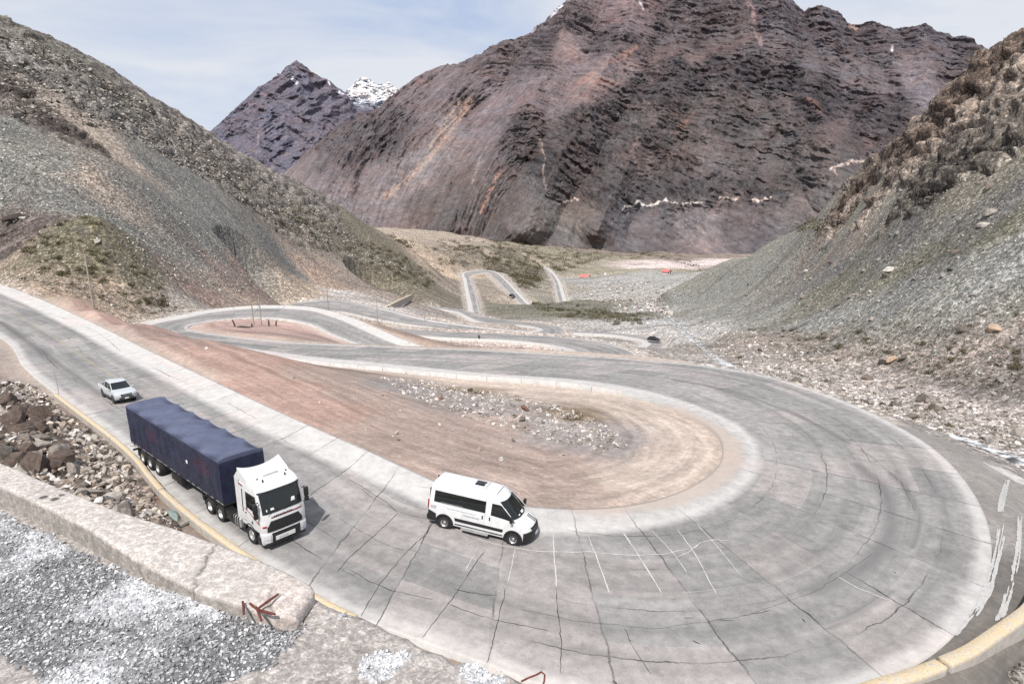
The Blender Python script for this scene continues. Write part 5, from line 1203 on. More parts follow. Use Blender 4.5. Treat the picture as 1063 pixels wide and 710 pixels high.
# ------------------------------------------------------------------ the pickup and the small far cars
def make_pickup():
    root = empty('pickup_truck')
    tag(root, 'silver white double cab pickup truck following behind the trailer of the lorry', 'pickup truck')
    b = Body([(.36, .78, -4.28, .84), (.50, .88, -4.34, .90), (.75, .92, -4.36, .925), (.95, .88, -4.36, .925), (1.04, .74, -4.35, .91), (1.10, .35, -4.35, .88), (1.13, -.1, -4.35, .85)], nose=.22, pow_=3., n_side=16)
    bo = b.build('body', M_silver, root)
    carve(bo, [MB().cyl((x, s*.62, .38), (x, s*1.2, .38), .47, n=32) for x in (0, -3.1) for s in (-1, 1)] + [MB().box((-3.52, 0, 1.2), (1.52, 1.5, 1.0))])
    bo.data.polygons.foreach_set('use_smooth', np.ones(len(bo.data.polygons), bool)); bo.data.set_sharp_from_angle(angle=R_(32))
    MB().box((-3.52, 0, .72), (1.48, 1.46, .03), .005).build('cargo_floor', M_black, root)
    c = Body([(1.08, -.05, -2.62, .85), (1.20, -.28, -2.62, .83), (1.62, -.98, -2.55, .72), (1.74, -1.2, -2.50, .67), (1.79, -1.5, -2.42, .58)], nose=.12, pow_=3., n_side=10)
    co = c.build('cabin', M_silver, root)
    def wz(z): k = c.at(z)[2]-.06; return -k, k
    c.front(0, 0, 1.19, 1.66, .012, 14, wz).build('windscreen', M_glass, root)
    for s in (-1, 1):
        c.flank([(-1.42, 1.17), (-.42, 1.17)], [(-1.42, 1.64), (-1.12, 1.64)], s, .012).build('front_window', M_glass, co)
        c.flank([(-2.42, 1.17), (-1.52, 1.17)], [(-2.38, 1.64), (-1.52, 1.64)], s, .012).build('rear_window', M_glass, co)
        mr = MB().box((-.52, s*1.0, 1.20), (.14, .22, .17), .04).build('mirror', M_silver, root)
        wheel(root, (0, s*.80, .38), .38, .25, s, lugs=6, rimr=.66); wheel(root, (-3.1, s*.80, .38), .38, .25, s, lugs=6, rimr=.66)
        for x in (0, -3.1): MB().cyl((x, s*.90, .38), (x, s*.63, .38), .468, n=26).build('arch_liner', M_black, root)
        MB().box((-1.5, s*.95, .42), (2.0, .14, .07), .02).build('side_step', M_black, root)
        a, q = sorted((s*.48, s*.84)); b.front(a, q, .80, .94, .015, 7).build('headlight', M_lens, root)
        MB().tube([(-2.72, s*.72, 1.13), (-2.80, s*.68, 1.42), (-3.4, s*.70, 1.14)], .04).build('roll_bar', M_black, root)
        MB().box((-4.36, s*.86, .88), (.04, .13, .34), .012).build('tail_lamp', M_amber, root)
        MB().box((-1.48, s*.93, .95), (.16, .02, .04), .006).build('handle', M_black, root)
    MB().tube([(-2.80, -.68, 1.42), (-2.80, .68, 1.42)], .04).build('roll_bar', M_black, root)
    MB().box((-2.59, 0, 1.4), (.02, 1.2, .36), .01, Matrix.Rotation(R_(6), 4, 'Y')).build('back_glass', M_glass, root)
    g = b.front(-.45, .45, .68, .93, .018, 10).build('grille', M_black, root); b.front(-.42, .42, .80, .83, .03, 8).build('grille_bar', M_rim, g)
    b.front(-.84, .84, .38, .46, .02, 14).build('skid_plate', M_black, root); b.front(-.6, .6, .50, .62, .02, 12).build('lower_grille', M_black, root)
    MB().box((.955, 0, .56), (.02, .34, .11), .004).build('number_plate', M_plate, root)
    MB().box((-4.42, 0, .52), (.14, 1.7, .16), .03).build('rear_bumper', M_rim, root)
    return root
pickup = make_pickup()
def make_small_car(name, label, paint):
    root = empty(name); tag(root, label, 'car')
    b = Body([(.25, .72, -3.4, .80), (.5, .80, -3.5, .88), (.8, .72, -3.5, .88), (.95, .4, -3.46, .84), (1.0, .0, -3.42, .80)], nose=.25, pow_=3.); b.build('body', paint, root)
    c = Body([(.98, -.1, -3.2, .80), (1.42, -.85, -3.0, .66), (1.52, -1.2, -2.7, .58)], nose=.12, pow_=3.); c.build('cabin', paint, root)
    c.front(-.68, .68, 1.03, 1.38, .02, 8).build('windscreen', M_glass, root)
    for s in (-1, 1):
        c.flank([(-2.9, 1.03), (-.3, 1.03)], [(-2.7, 1.4), (-.95, 1.4)], s, .02).build('side_window', M_glass, root)
        a, q = sorted((s*.45, s*.78)); b.front(a, q, .62, .76, .02, 5).build('headlight', M_lens, root)
        for x in (0, -2.65): wheel(root, (x, s*.82, .32), .32, .22, s, lugs=5)
    return root
M_carblk = plain('black car paint', (.012, .013, .016), .25, coat=.4); M_cardk = plain('dark grey car paint', (.05, .055, .06), .3, coat=.4)
# ------------------------------------------------------------------ heights and placing
_mv = MAINP.reshape(-1, 3)
def road_z(x, y):
    d = (_mv[:, 0]-x)**2+(_mv[:, 1]-y)**2; i = np.argpartition(d, 6)[:6]; w = 1/(d[i]+.02); return float((_mv[i, 2]*w).sum()/w.sum())
def hit(px, py, t0=10., t1=1200.):
    r = ray(px, py); r = r/r[1]; t = t0; pt = t0
    while t < t1:
        p = r*t
        if p[2] < ground_z(p[0], p[1]):
            a, b = pt, t
            for _ in range(25):
                m = (a+b)/2; q = r*m
                if q[2] < ground_z(q[0], q[1]): b = m
                else: a = m
            return r*b
        pt = t; t *= 1.004
    return r*t1
def on_road(px, py, z0=-19.):
    z = z0
    for _ in range(4):
        p = PZ(px, py, z); z = road_z(p[0], p[1])
    return PZ(px, py, z+.012)
def park(root, x, y, yaw, wb, half, scale=1.):
    f = Vector((math.cos(yaw), math.sin(yaw), 0)); l = Vector((-f.y, f.x, 0))
    def z(a, b): return road_z(x+f.x*a+l.x*b, y+f.y*a+l.y*b)
    F = Vector((f.x*wb, f.y*wb, (z(0, half)+z(0, -half))/2-(z(-wb, half)+z(-wb, -half))/2)).normalized()
    L = Vector((l.x*2*half, l.y*2*half, (z(0, half)+z(-wb, half))/2-(z(0, -half)+z(-wb, -half))/2)).normalized(); U = F.cross(L).normalized(); L = U.cross(F)
    z0 = (z(0, half)+z(0, -half))/2
    root.matrix_world = Matrix(((F.x*scale, L.x*scale, U.x*scale, x), (F.y*scale, L.y*scale, U.y*scale, y), (F.z*scale, L.z*scale, U.z*scale, z0), (0, 0, 0, 1)))
park(lorry, -12.80, 33.05, -.747, 12.7, 1.1)
park(minibus, .34, 33.95, -.325, 4.035, .95)
park(pickup, -34.3, 57.0, -.765, 3.1, .8, .96)
def copy_tree(o, parent=None):
    c = o.copy(); COL.objects.link(c); c.parent = parent
    for ch in list(o.children): copy_tree(ch, c)
    return c
c1 = make_small_car('parked_car', 'small black car rounding the tight lower bend beside the stream bed', M_carblk); c1.name = 'car'
def set_on(o, p, yaw, scale=1., dz=0.): o.location = (p[0], p[1], p[2]+dz); o.rotation_euler = (0, 0, yaw); o.scale = (scale,)*3
p = PZ(683, 355.0, -46.3); set_on(c1, p, R_(-25), .92, .18)
c2 = copy_tree(c1); c2['label'] = 'tiny dark car on the far winding road lane that slants down right'; p = PZ(533, 309.5, -73.7); set_on(c2, p, R_(-62), 1.35, .45)
# ------------------------------------------------------------------ kerbs
def kerb_material():
    t = NT('yellow painted kerb'); tc = t.n('ShaderNodeTexCoord').outputs['Object']; at = t.attr('paint').outputs['Fac']
    n = t.noise(tc, 2.2, 8, .7); n2 = t.noise(tc, 9., 5, .65)
    c = t.mix(t.rng(n, .3, .7), (.30, .275, .25), (.46, .43, .39)); wear = t.rng(t.math('ADD', n2, t.math('MULTIPLY', n, .6)), .92, .72)
    c = t.mix(t.math('MULTIPLY', at, t.math('MULTIPLY', wear, .88)), c, t.mix(n, (.56, .41, .22), (.66, .52, .32)))
    t.set(col=c, rough=.85, spec=.25, normal=t.bump(n2, .4, .02)); return t.m
M_kerb = kerb_material()
def kerb(name, label, P, width, top, depth, gap_every=0):
    """P: inner foot line (n,3) in world; the kerb stands outside it (to the right of travel)"""
    P = np.array(P); d = np.gradient(P[:, :2], axis=0); d /= np.hypot(*d.T)[:, None]; o = np.stack([d[:, 1], -d[:, 0]], 1); rows = []; pa = []
    for k, (a, z, c) in enumerate(((0, -.2, .15), (0, top*.55, .5), (.01, top-.04, 1), (.05, top, 1), (width*.5, top+.01, 1), (width-.05, top, 1), (width, top-.05, .9), (width+.01, top*.6, .06), (width+.04, -depth, 0))):
        q = P.copy(); q[:, :2] += o*a; q[:, 2] += z; q += .018*fbm(q[:, :1]*1.6+k, q[:, 1:2]*1.6, 3, seed=150+k)*np.array([[1, 1, .8]]); rows.append(q); pa.append(np.full(len(P), c))
    g = np.stack(rows, 1); w = np.stack(pa, 1); f = grid_faces(*g.shape[:2])
    mid = g.mean(1, keepdims=True)
    g = np.concatenate([np.repeat(mid[:1], g.shape[1], 1)*.0+mid[:1]*.6+g[:1]*.4, g, mid[-1:]*.6+g[-1:]*.4], 0); w = np.concatenate([w[:1], w, w[-1:]], 0); f = grid_faces(*g.shape[:2])
    return tag(mesh_np(name, g.reshape(-1, 3), f[:, ::-1], M_kerb, True, attrs={'paint': w}), label, 'kerb')
def edge_rows(i0, i1, off): 
    r = rib[i0:i1]; q = r[:, :3].copy(); e = r[:, :2]-r[:, 3:5]; e /= np.hypot(*e.T)[:, None]; q[:, :2] += e*off; return q
RIBN = 20
kl = edge_rows(int(4.0*RIBN), int(8.6*RIBN), .12); kl = catmull(kl[::8], 16)
sl = np.concatenate([[0], np.cumsum(np.hypot(*np.diff(kl[:, :2], axis=0).T))]); cuts = [0, sl[-1]*.34, sl[-1]*.60, sl[-1]]
KL = ['long yellow topped concrete kerb starting near the thin red stake, beside the grey pickup', 'middle run of yellow topped concrete kerb alongside the wheels of the tarpaulin trailer', 'near run of yellow topped concrete kerb disappearing behind the foreground parapet']
for k in range(3):
    s_ = np.linspace(cuts[k]+.02, cuts[k+1]-.02, 60); P = np.stack([np.interp(s_, sl, kl[:, j]) for j in range(3)], 1)
    kerb('concrete_kerb', KL[k], P, .36, .38, 1.5)['group'] = 'yellow topped kerbs along the road edge'
kr_px = [(1078, 606), (1062, 632), (1048, 645), (1025, 661), (998, 679), (972, 691)]; kr2_px = [(968, 693), (945, 702), (915, 711), (880, 722), (840, 733)]
for pts, lb in ((kr_px, 'thick orange topped concrete kerb block curving along the right edge of the bend'), (kr2_px, 'lower orange topped kerb block at the bottom edge of the bend, past the open joint')):
    P = catmull([PZ(x, y, -19.95) for x, y in pts], 10)
    kerb('concrete_kerb', lb, P[::-1], .62, .50, 1.1)['group'] = 'yellow topped kerbs along the road edge'
bar = catmull([PZ(402, 319.2, -44.5), PZ(414, 313.2, -46.), PZ(426, 307.5, -48.)], 8)
bo_ = kerb('barrier_wall', 'short ochre barrier wall beside the far middle road at the foot of the left slope', bar, 1.0, .9, 1.6); bo_['category'] = 'wall'
# ------------------------------------------------------------------ poles, posts, stake, signs
M_pole = plain('weathered pole wood', (.34, .30, .26), .85, var=.3, scale=3); M_dkwood = plain('dark old timber', (.055, .045, .04), .9, var=.4); M_rust = plain('rusty iron', (.14, .035, .022), .85, var=.45, scale=30)
def pole_at(px, py, topy, label, lean=0., d=None, r=.13, arm=False):
    p = hit(px, py) if d is None else PD(px, py, d); h = (py-topy)/F_PX*math.hypot(p[1], p[2])*1.03
    o = empty('utility_pole', p); tag(o, label, 'pole', 'utility poles beside the roads')
    MB().tube([(0, 0, -.8), (lean*.5, 0, h*.5), (lean, 0, h)], [r, r*.85, r*.68], 10).build('shaft', M_pole, o)
    MB().box((lean, 0, h-.35), (1.1, .10, .10), .02).build('crossarm', M_pole, o) if arm else MB().cyl((lean, 0, h-.05), (lean, 0, h+.14), r*.8, r*.5, 10).build('cap', M_dkwood, o)
    return o
pole_at(97.3, 320.6, 264.7, 'tall bare wooden pole standing above the road on the left by the green mound', -.25, r=.16)
pole_at(263.8, 339.0, 306.5, 'left pole of the pair on the reddish island inside the second bend', -.2)
pole_at(271.6, 338.2, 305.5, 'right pole of the pair on the reddish island', -.1)
pole_at(340.8, 322.8, 289.5, 'lone pole just outside the second bend at the foot of the scree', -.05)
pd_ = pole_at(391.9, 334.5, 309.5, 'pole with a pale stone block at its foot on the brown slope', 0)
pole_at(441.2, 334.5, 313, 'thin pole right of the one with a stone block, between the middle roads', 0)
pole_at(526, 330, 314, 'dark pole in front of the far winding road, leftmost of three close together', 0, r=.16)
pole_at(530.3, 329.5, 318.5, 'short pole in front of the far winding road, middle one of three close together', 0)
pole_at(540.5, 328.5, 317.5, 'pole near the far green bushes, rightmost of three close together', 0)
b = MB(); b.box((0, 0, .45), (1.0, .9, 1.3), .12); bb = b.build('stone_block', M_kerb); bb.data.attributes.new('paint', 'FLOAT', 'POINT'); q = hit(391.4, 334.8); bb.location = q - np.array([0, .7, 0]); tag(bb, 'pale ochre stone block at the foot of a pole on the brown slope', 'block')
for px, py, ty, lx, lb in ((244.6, 339.2, 332, -.5, 'charred leaning stump post on the left of the reddish island'), (261.4, 339.6, 336, .05, 'low dark stump right at the foot of the left island pole'), (279.2, 338.4, 332.2, .04, 'upright dark stump post right of the two island poles'), (286.3, 338.4, 333, .18, 'rightmost dark stump post on the reddish island')):
    p = hit(px, py); h = (py-ty)/F_PX*p[1]*1.05; o = MB().tube([(0, 0, -.4), (lx*.6, 0, h*.6), (lx, 0, h)], [.17, .15, .12], 8).build('stump_post', M_dkwood); o.location = p; tag(o, lb, 'post', 'dark stump posts on the island')
p = hit(252, 340.2); o = MB().tube([(-1.0, 0, .12), (0, .1, .16), (1.1, -.05, .1), (1.9, 0, .2)], [.14, .16, .12, .05], 8).build('fallen_log', M_dkwood); o.location = p; tag(o, 'dark fallen log lying beside the leaning stump on the island', 'log')
p = hit(61.5, 411.5); o = MB().tube([(0, 0, -.4), (-.02, 0, 1.2), (-.12, 0, 2.35)], [.03, .025, .02], 7).build('marker_stake', plain('faded red stake', (.42, .24, .21), .7)); o.location = p; tag(o, 'thin faded red stake at the start of the yellow kerb on the left', 'stake')
p = hit(497.4, 355); o = empty('road_sign', p); tag(o, 'small dark road sign on a post on the pink island of the third bend', 'sign')
MB().cyl((0, 0, -.4), (0, 0, 1.5), .06).build('post', M_alu, o); MB().box((0, -.05, 1.25), (.55, .05, 1.0), .02).build('sign_panel', M_cardk, o)
# ------------------------------------------------------------------ the far huts and vehicles
M_roof = plain('faded red roof sheet', (.60, .17, .16), .6, var=.2, scale=1.2); M_wallw = plain('lime washed wall', (.62, .58, .54), .8, var=.15, scale=1.); M_dark = plain('dark opening', (.02, .02, .022), .5)
def hut(px, py, d, w, l, h, yaw, label):
    p = PD(px, py, d); p[2] = ground_z(p[0], p[1]); o = empty('hut', p, (0, 0, yaw)); tag(o, label, 'hut')
    MB().box((0, 0, h/2-1), (w, l, h+2), .05).build('wall', M_wallw, o)
    m = MB(); m.prism([(-w/2-.7, h-.15), (0, h+w*.33), (w/2+.7, h-.15), (w/2+.7, h-.4), (0, h+w*.33-.3), (-w/2-.7, h-.4)], -l/2-.8, l/2+.8); rr = m.build('roof', M_roof, o)
    g = MB(); g.prism([(-w/2, h), (0, h+w*.31), (w/2, h)], -l/2, l/2).build('gable', M_wallw, o)
    MB().box((w*.22, -l/2-.05, 1.1), (1.1, .16, 2.2), .03).build('door', M_dark, o)
    for x in (-w*.25,): MB().box((x, -l/2-.05, 1.6), (1.3, .14, 1.1), .03).build('window', M_dark, o)
    MB().box((w/2+.05, 0, 1.5), (.14, 1.6, 1.2), .03).build('window', M_dark, o)
    return o
hut(607.5, 287.5, 660, 6.5, 8.5, 3.0, R_(58), 'far red roofed hut with a dark opening, left one of two in the valley')
hut(691.5, 291.5, 600, 5.0, 7.0, 2.6, R_(35), 'far bright red gabled hut at the right end of the pale access track')
def far_truck(px, py, d, yaw, paint, label, sc=1.):
    p = PD(px, py, d); p[2] = ground_z(p[0], p[1])+.2; o = empty('box_truck', p, (0, 0, yaw)); o.scale = (sc,)*3; tag(o, label, 'truck')
    MB().box((0, 0, 1.9), (4.6, 2.3, 2.3), .08).build('cargo_box', paint, o); MB().box((3.2, 0, 1.5), (1.5, 2.1, 2.0), .25).build('cab', paint, o); MB().box((3.9, 0, 1.95), (.14, 1.7, .7), .04).build('windscreen', M_glass, o)
    for x in (-1.4, 3.0):
        for s in (-1, 1): wheel(o, (x, s*.95, .45), .45, .3, s, lugs=4)
far_truck(628.5, 282.5, 700, R_(80), M_white, 'tiny white box truck parked beyond the left red roofed hut'); far_truck(653, 282.2, 700, R_(170), M_carblk, 'tiny black box truck parked on the pale track between the red roofs')
c3 = copy_tree(c1); c3['label'] = 'tiny grey car parked between the white and the black truck in the valley'; q = PD(643.5, 284, 690); q[2] = ground_z(q[0], q[1])+.2; set_on(c3, q, R_(15), 1.2)
# ------------------------------------------------------------------ rebar, wire, plank
RB_ = [([(252.0, 624), (252.8, 631), (253, 637)], .0), ([(267, 632), (278, 624), (289, 616.5)], .02), ([(267, 632), (276, 635), (286, 637.5)], .02), ([(266, 630), (269, 637), (271.5, 644)], .02), ([(259.5, 626), (263, 629), (267, 632)], .015)]
for pts, up in RB_:
    P = [PZ(x, y, zt+.03+up*(1-abs(i-1))) for i, (x, y) in enumerate(pts)]; o = MB().tube(P, [.010, .012, .009], 7).build('rebar', M_rust, par)
o = MB().tube([PZ(x, y, ZT_+.03+.05*k) for x, y, k in ((541, 707, 0), (549, 703, .3), (557, 700, .8), (562, 697, 1.2), (565.5, 700, 1.), (565, 707, .5), (563, 712, .1))], .007, 6).build('wire_hook', M_rust); tag(o, 'bent rusty wire hook sticking out of the concrete ledge at the bottom', 'wire')
p = hit(188, 547); o = MB().box((0, 0, .12), (1.3, .2, .18), .02, Matrix.Rotation(R_(-10), 4, 'Y')).build('timber_plank', plain('grey weathered timber', (.30, .29, .27), .85, var=.3)); o.location = p; o.rotation_euler = (0, 0, R_(48)); tag(o, 'grey weathered timber plank lying in the rubble by the yellow kerb', 'plank')
# ------------------------------------------------------------------ rocks and scrub
rng = np.random.default_rng(5)
def gz(x, y):
    th, lr = np.arctan2(x, y), .5*np.log(x*x+y*y)
    j = np.clip(np.searchsorted(th_cols, th)-1, 0, NTH-2); i = np.clip(np.searchsorted(lr_rows, lr)-1, 0, len(lr_rows)-2)
    a = (th-th_cols[j])/(th_cols[j+1]-th_cols[j]); b = (lr-lr_rows[i])/(lr_rows[i+1]-lr_rows[i])
    return Z[i, j]*(1-a)*(1-b)+Z[i, j+1]*a*(1-b)+Z[i+1, j]*(1-a)*b+Z[i+1, j+1]*a*b
def rnd_at(x, y):
    th, lr = np.arctan2(x, y), .5*np.log(x*x+y*y); j = np.clip(np.searchsorted(th_cols, th), 0, NTH-1); i = np.clip(np.searchsorted(lr_rows, lr), 0, len(lr_rows)-1); return roadness[i, j], stream_d[i, j]
def scatter(px_poly, n, clump=0., seed=0, near=.35):
    """points spread over the ground inside the outline (given by sight lines that meet the ground)"""
    q = np.array([lp(*hit(*p)[:2]) for p in px_poly]); lo, hi = q.min(0), q.max(0); out = np.zeros((0, 2)); r_ = np.random.default_rng(200+seed); tries = 0
    while len(out) < n and tries < 60:
        tries += 1; s = lo+(hi-lo)*r_.random((n*3+50, 2)); m = inside(s[:, 0], s[:, 1], q)
        if clump: m &= fbm(s[:, 0]*60, s[:, 1]*60, 4, .6, seed=210+seed) > (r_.random(len(s))-.5)*clump+.05
        s = s[m]; x, y = np.exp(s[:, 1])*np.sin(s[:, 0]), np.exp(s[:, 1])*np.cos(s[:, 0]); k = rnd_at(x, y)[0] < near; out = np.vstack([out, np.stack([x, y], 1)[k]])
    out = out[:n]; return np.column_stack([out, gz(out[:, 0], out[:, 1])])
def hull_rock(seed, flat=.7, n=15):
    r_ = np.random.default_rng(seed); bm = bmesh.new(); p = r_.normal(size=(n, 3)); p /= np.linalg.norm(p, axis=1)[:, None]; p *= (.75+.35*r_.random((n, 1)))*np.array([1, .5+.4*r_.random(), flat*(.5+.5*r_.random())])
    for v in p: bm.verts.new(v)
    bmesh.ops.convex_hull(bm, input=bm.verts); bmesh.ops.triangulate(bm, faces=bm.faces); bm.verts.ensure_lookup_table()
    for v in [v for v in bm.verts if not v.link_faces]: bm.verts.remove(v)
    bm.verts.index_update(); co = np.array([v.co[:] for v in bm.verts]); f = np.array([[v.index for v in fc.verts] for fc in bm.faces]); bm.free(); return co, f
ROCKS = [hull_rock(s) for s in range(10)]
def stone_material(name, use_attr):
    t = NT(name); tc = t.n('ShaderNodeTexCoord').outputs['Object']; n = t.noise(tc, 3.1 if not use_attr else 4., 7, .7); n2 = t.noise(tc, .9, 3)
    if use_attr: base = t.attr('tint').outputs['Color']
    else:
        r = t.n('ShaderNodeObjectInfo').outputs['Random']; base = t.ramp(r, (0., (.10, .085, .072)), (.3, (.24, .215, .19)), (.55, (.30, .27, .245)), (.75, (.16, .13, .11)), (1., (.42, .39, .36)))
    k = t.rng(n, .3, .7, .62, 1.35); c = t.mix(1., base, t.n('ShaderNodeCombineColor', i={0: k, 1: k, 2: k}).outputs[0], 'MULTIPLY')
    t.set(col=c, rough=.92, spec=.25, normal=t.bump(n, .6, .06)); return t.m
M_stone = stone_material('boulder stone', False); M_rubble = stone_material('loose stone', True)
def rubble(name, P, smin, smax, cols, sink=.25, pw=2.2, label=None):
    n = len(P); r_ = np.random.default_rng(n); sz = smin+(smax-smin)*r_.random(n)**pw; a = r_.random(n)*6.283; tl = r_.normal(size=(n, 2))*.3; C = np.array([lin(c) for c in cols])[r_.integers(0, len(cols), n)]*(.7+.6*r_.random((n, 1)))
    co, fa, cl = [], [], []; off = 0
    for k in range(len(ROCKS)):
        s = np.flatnonzero(np.arange(n) % len(ROCKS) == k)
        if not len(s): continue
        v, f = ROCKS[k]; ca, sa = np.cos(a[s])[:, None], np.sin(a[s])[:, None]
        x, y, z = v[:, 0][None]*sz[s, None], v[:, 1][None]*sz[s, None], v[:, 2][None]*sz[s, None]
        X_, Y_ = x*ca-y*sa, x*sa+y*ca; Z_ = z+X_*tl[s, :1]+Y_*tl[s, 1:]
        q = np.stack([X_+P[s, :1], Y_+P[s, 1:2], Z_+P[s, 2:3]+(sz[s]*(.35-sink))[:, None]], -1); m = len(v)
        co.append(q.reshape(-1, 3)); fa.append((f[None]+off+np.arange(len(s))[:, None, None]*m).reshape(-1, 3)); cl.append(np.repeat(C[s], m, 0)); off += len(s)*m
    return tag(mesh_np(name, np.concatenate(co), np.concatenate(fa), M_rubble, False, cols=np.clip(np.concatenate(cl), .02, .8)), label, kind='stuff')
PALE = [(176, 170, 164), (150, 144, 138), (196, 190, 186), (128, 120, 114), (150, 138, 130)]; GREYS = [(150, 148, 140), (120, 118, 112), (172, 170, 162), (98, 96, 92)]; BROWN = [(140, 126, 114), (108, 96, 88), (168, 156, 144), (78, 70, 64), (184, 174, 164), (94, 86, 78)]
AREA = dict(
    bank=[(0, 398), (45, 402), (78, 440), (140, 490), (236, 571), (215, 590), (130, 552), (40, 512), (0, 492)],
    bed=[(728, 352), (762, 378), (830, 402), (895, 424), (1000, 452), (1062, 472), (1062, 432), (980, 408), (880, 378), (800, 352), (720, 335)],
    right=[(740, 305), (830, 345), (930, 385), (1062, 425), (1062, 180), (960, 190), (870, 228), (800, 260)],
    left=[(1, 35), (100, 78), (200, 138), (300, 200), (395, 258), (440, 290), (385, 288), (260, 215), (150, 150), (60, 125), (1, 120)],
    island=[(392, 391), (440, 395), (500, 405), (560, 416), (620, 436), (652, 462), (630, 470), (560, 455), (480, 432), (420, 410)],
    scree=[(1, 125), (100, 160), (200, 230), (300, 290), (240, 305), (160, 290), (120, 250), (50, 222), (1, 240)],
    valley=[(590, 300), (640, 288), (690, 300), (700, 330), (660, 325), (620, 312)],
    mound=[(40, 238), (110, 236), (150, 275), (185, 318), (150, 322), (95, 300), (45, 290), (20, 262)],
    verge=[(1, 278), (60, 290), (120, 305), (190, 318), (165, 327), (110, 318), (60, 306), (1, 294)],
    ridge=[(300, 212), (380, 250), (458, 290), (440, 300), (380, 290), (320, 255), (280, 222)],
    green=[(545, 313), (600, 318), (650, 322), (690, 332), (660, 338), (600, 333), (560, 328)],
    dale=[(500, 270), (560, 280), (560, 300), (530, 300), (505, 285)],
    foot=[(765, 335), (860, 348), (960, 335), (1062, 318), (1062, 412), (980, 400), (900, 380), (800, 360)],
    dirt=[(160, 350), (260, 372), (390, 400), (480, 430), (600, 470), (560, 495), (440, 475), (330, 425), (240, 385)],
    apronside=[(960, 455), (1000, 460), (1062, 480), (1062, 500), (1000, 475)],
    base=[(440, 258), (560, 250), (700, 262), (860, 262), (860, 268), (700, 270), (560, 262), (450, 266)],
    mounds=[(400, 245), (470, 255), (560, 262), (640, 266), (560, 280), (470, 275), (420, 258)])
rubble('rubble', scatter(AREA['bank'], 5200, .35, 1, .93), .07, .46, PALE+BROWN, label='loose broken rock covering the bank below the parapet')
rubble('stream_stones', scatter(AREA['bed'], 6500, .9, 2), .08, .50, PALE, label='pale stones filling the stream bed on the right')
rubble('scree_stones', scatter(AREA['right'], 5000, 1., 3), .08, .42, GREYS+BROWN[:1], label='small stones scattered over the right hillside')
rubble('scree_stones', scatter(AREA['left'], 7500, .9, 4), .15, .95, [(138, 130, 122), (108, 100, 94), (152, 144, 136), (84, 78, 74), (168, 160, 152)]+GREYS[:1], label='broken rock strewn over the upper left hillside')
rubble('scree_stones', scatter(AREA['scree'], 4500, .9, 6), .12, .50, GREYS, label='grey scree stones on the lower left hillside')
rubble('island_gravel', scatter(AREA['island'], 2600, .6, 5), .05, .30, PALE, label='grey gravel along the middle of the dirt island')
rubble('valley_stones', scatter(AREA['valley'], 2000, .8, 7), .4, 1.4, PALE, label='white stones of the river bed in the far valley')
rubble('verge_stones', np.vstack([scatter(AREA['mound'], 500, .8, 8), scatter(AREA['verge'], 500, .6, 9), scatter(AREA['dirt'], 70, 0, 10)]), .06, .38, PALE, label='stones along the roadside verge and mound')
rubble('shoulder_stones', scatter([(1000, 706), (1040, 688), (1062, 676), (1062, 709), (1005, 709)], 420, 0, 71), .06, .5, [(112, 106, 102), (88, 84, 82), (140, 134, 128)], label='dark stones on the ground outside the orange topped kerb')
# gravel of the terrace, stone by stone
gi = np.flatnonzero((gm > .5).ravel() & (GY.ravel() > 3.3)); gi = rng.choice(gi, min(32000, len(gi)), replace=False)
gp = np.column_stack([GX.ravel()[gi], GY.ravel()[gi], GZ.ravel()[gi]]); gp[:, :2] += rng.normal(size=(len(gi), 2))*.015
wv = white.ravel()[gi] > rng.random(len(gi))*.9+.1
rubble('gravel', gp[wv], .006, .023, [(200, 201, 204), (190, 191, 194), (212, 212, 214), (178, 179, 182)], pw=1.8); rubble('gravel', gp[~wv], .006, .025, [(166, 166, 168), (152, 152, 154), (178, 178, 180), (138, 138, 140), (188, 188, 190)], pw=1.8)
# boulders, each a thing
def rock_mesh(k):
    co, f = ROCKS[k]; o = mesh_np('boulder', co, f, M_stone, False); me = o.data; bpy.data.objects.remove(o)
    bm = bmesh.new(); bm.from_mesh(me); bmesh.ops.bevel(bm, geom=list(bm.edges), offset=.05, segments=1, affect='EDGES'); bmesh.ops.subdivide_edges(bm, edges=list(bm.edges), cuts=1, use_grid_fill=True)
    for v in bm.verts: v.co += v.normal*.035*float(pnoise(v.co.x*3+k*7, v.co.y*3+v.co.z*2, 33))
    bm.to_mesh(me); bm.free(); return me
RM = [rock_mesh(k) for k in range(6)]
def boulder(p, s, label, group=None, k=None, sq=(1, 1, 1), sink=.1, mat=None, rz=None):
    o = bpy.data.objects.new('boulder', RM[rng.integers(0, 6) if k is None else k]); COL.objects.link(o); o.location = (p[0], p[1], p[2]+s*(.38-sink)*sq[2]); o.scale = (s*sq[0], s*sq[1], s*sq[2]); o.rotation_euler = (rng.normal()*.15, rng.normal()*.15, rng.random()*6.28 if rz is None else rz)
    if mat:
        o.data = o.data.copy(); o.data.materials.clear(); o.data.materials.append(mat)
    return tag(o, label, 'boulder', group)
for nm, n, a, b, lb, gr, sd_ in (('bank', 75, .35, 1.0, 'broken boulder lying on the rubble bank between parapet and yellow kerb', 'boulders on the rubble bank', 21), ('bed', 55, .55, 1.3, 'pale boulder lying in the stony stream bed right of the bend', 'boulders in the stream bed', 22), ('right', 55, .6, 1.5, 'boulder resting on the grey scree of the right hillside', 'boulders on the right hillside', 23),
                                 ('left', 65, .8, 2.0, 'boulder among the broken rock of the upper left hillside', 'boulders on the left hillside', 24), ('island', 16, .22, .5, 'stone on the gravel strip in the middle of the dirt island', 'stones on the dirt island', 25)):
    for p in scatter(AREA[nm], n, .4, sd_): boulder(p, a+(b-a)*rng.random()**1.8, lb, gr, sink=.22, sq=(1, 1, 1.25))
def tinted(name, c): return plain(name, tuple(lin(c)), .9, var=.35, scale=2.5, spec=.25)
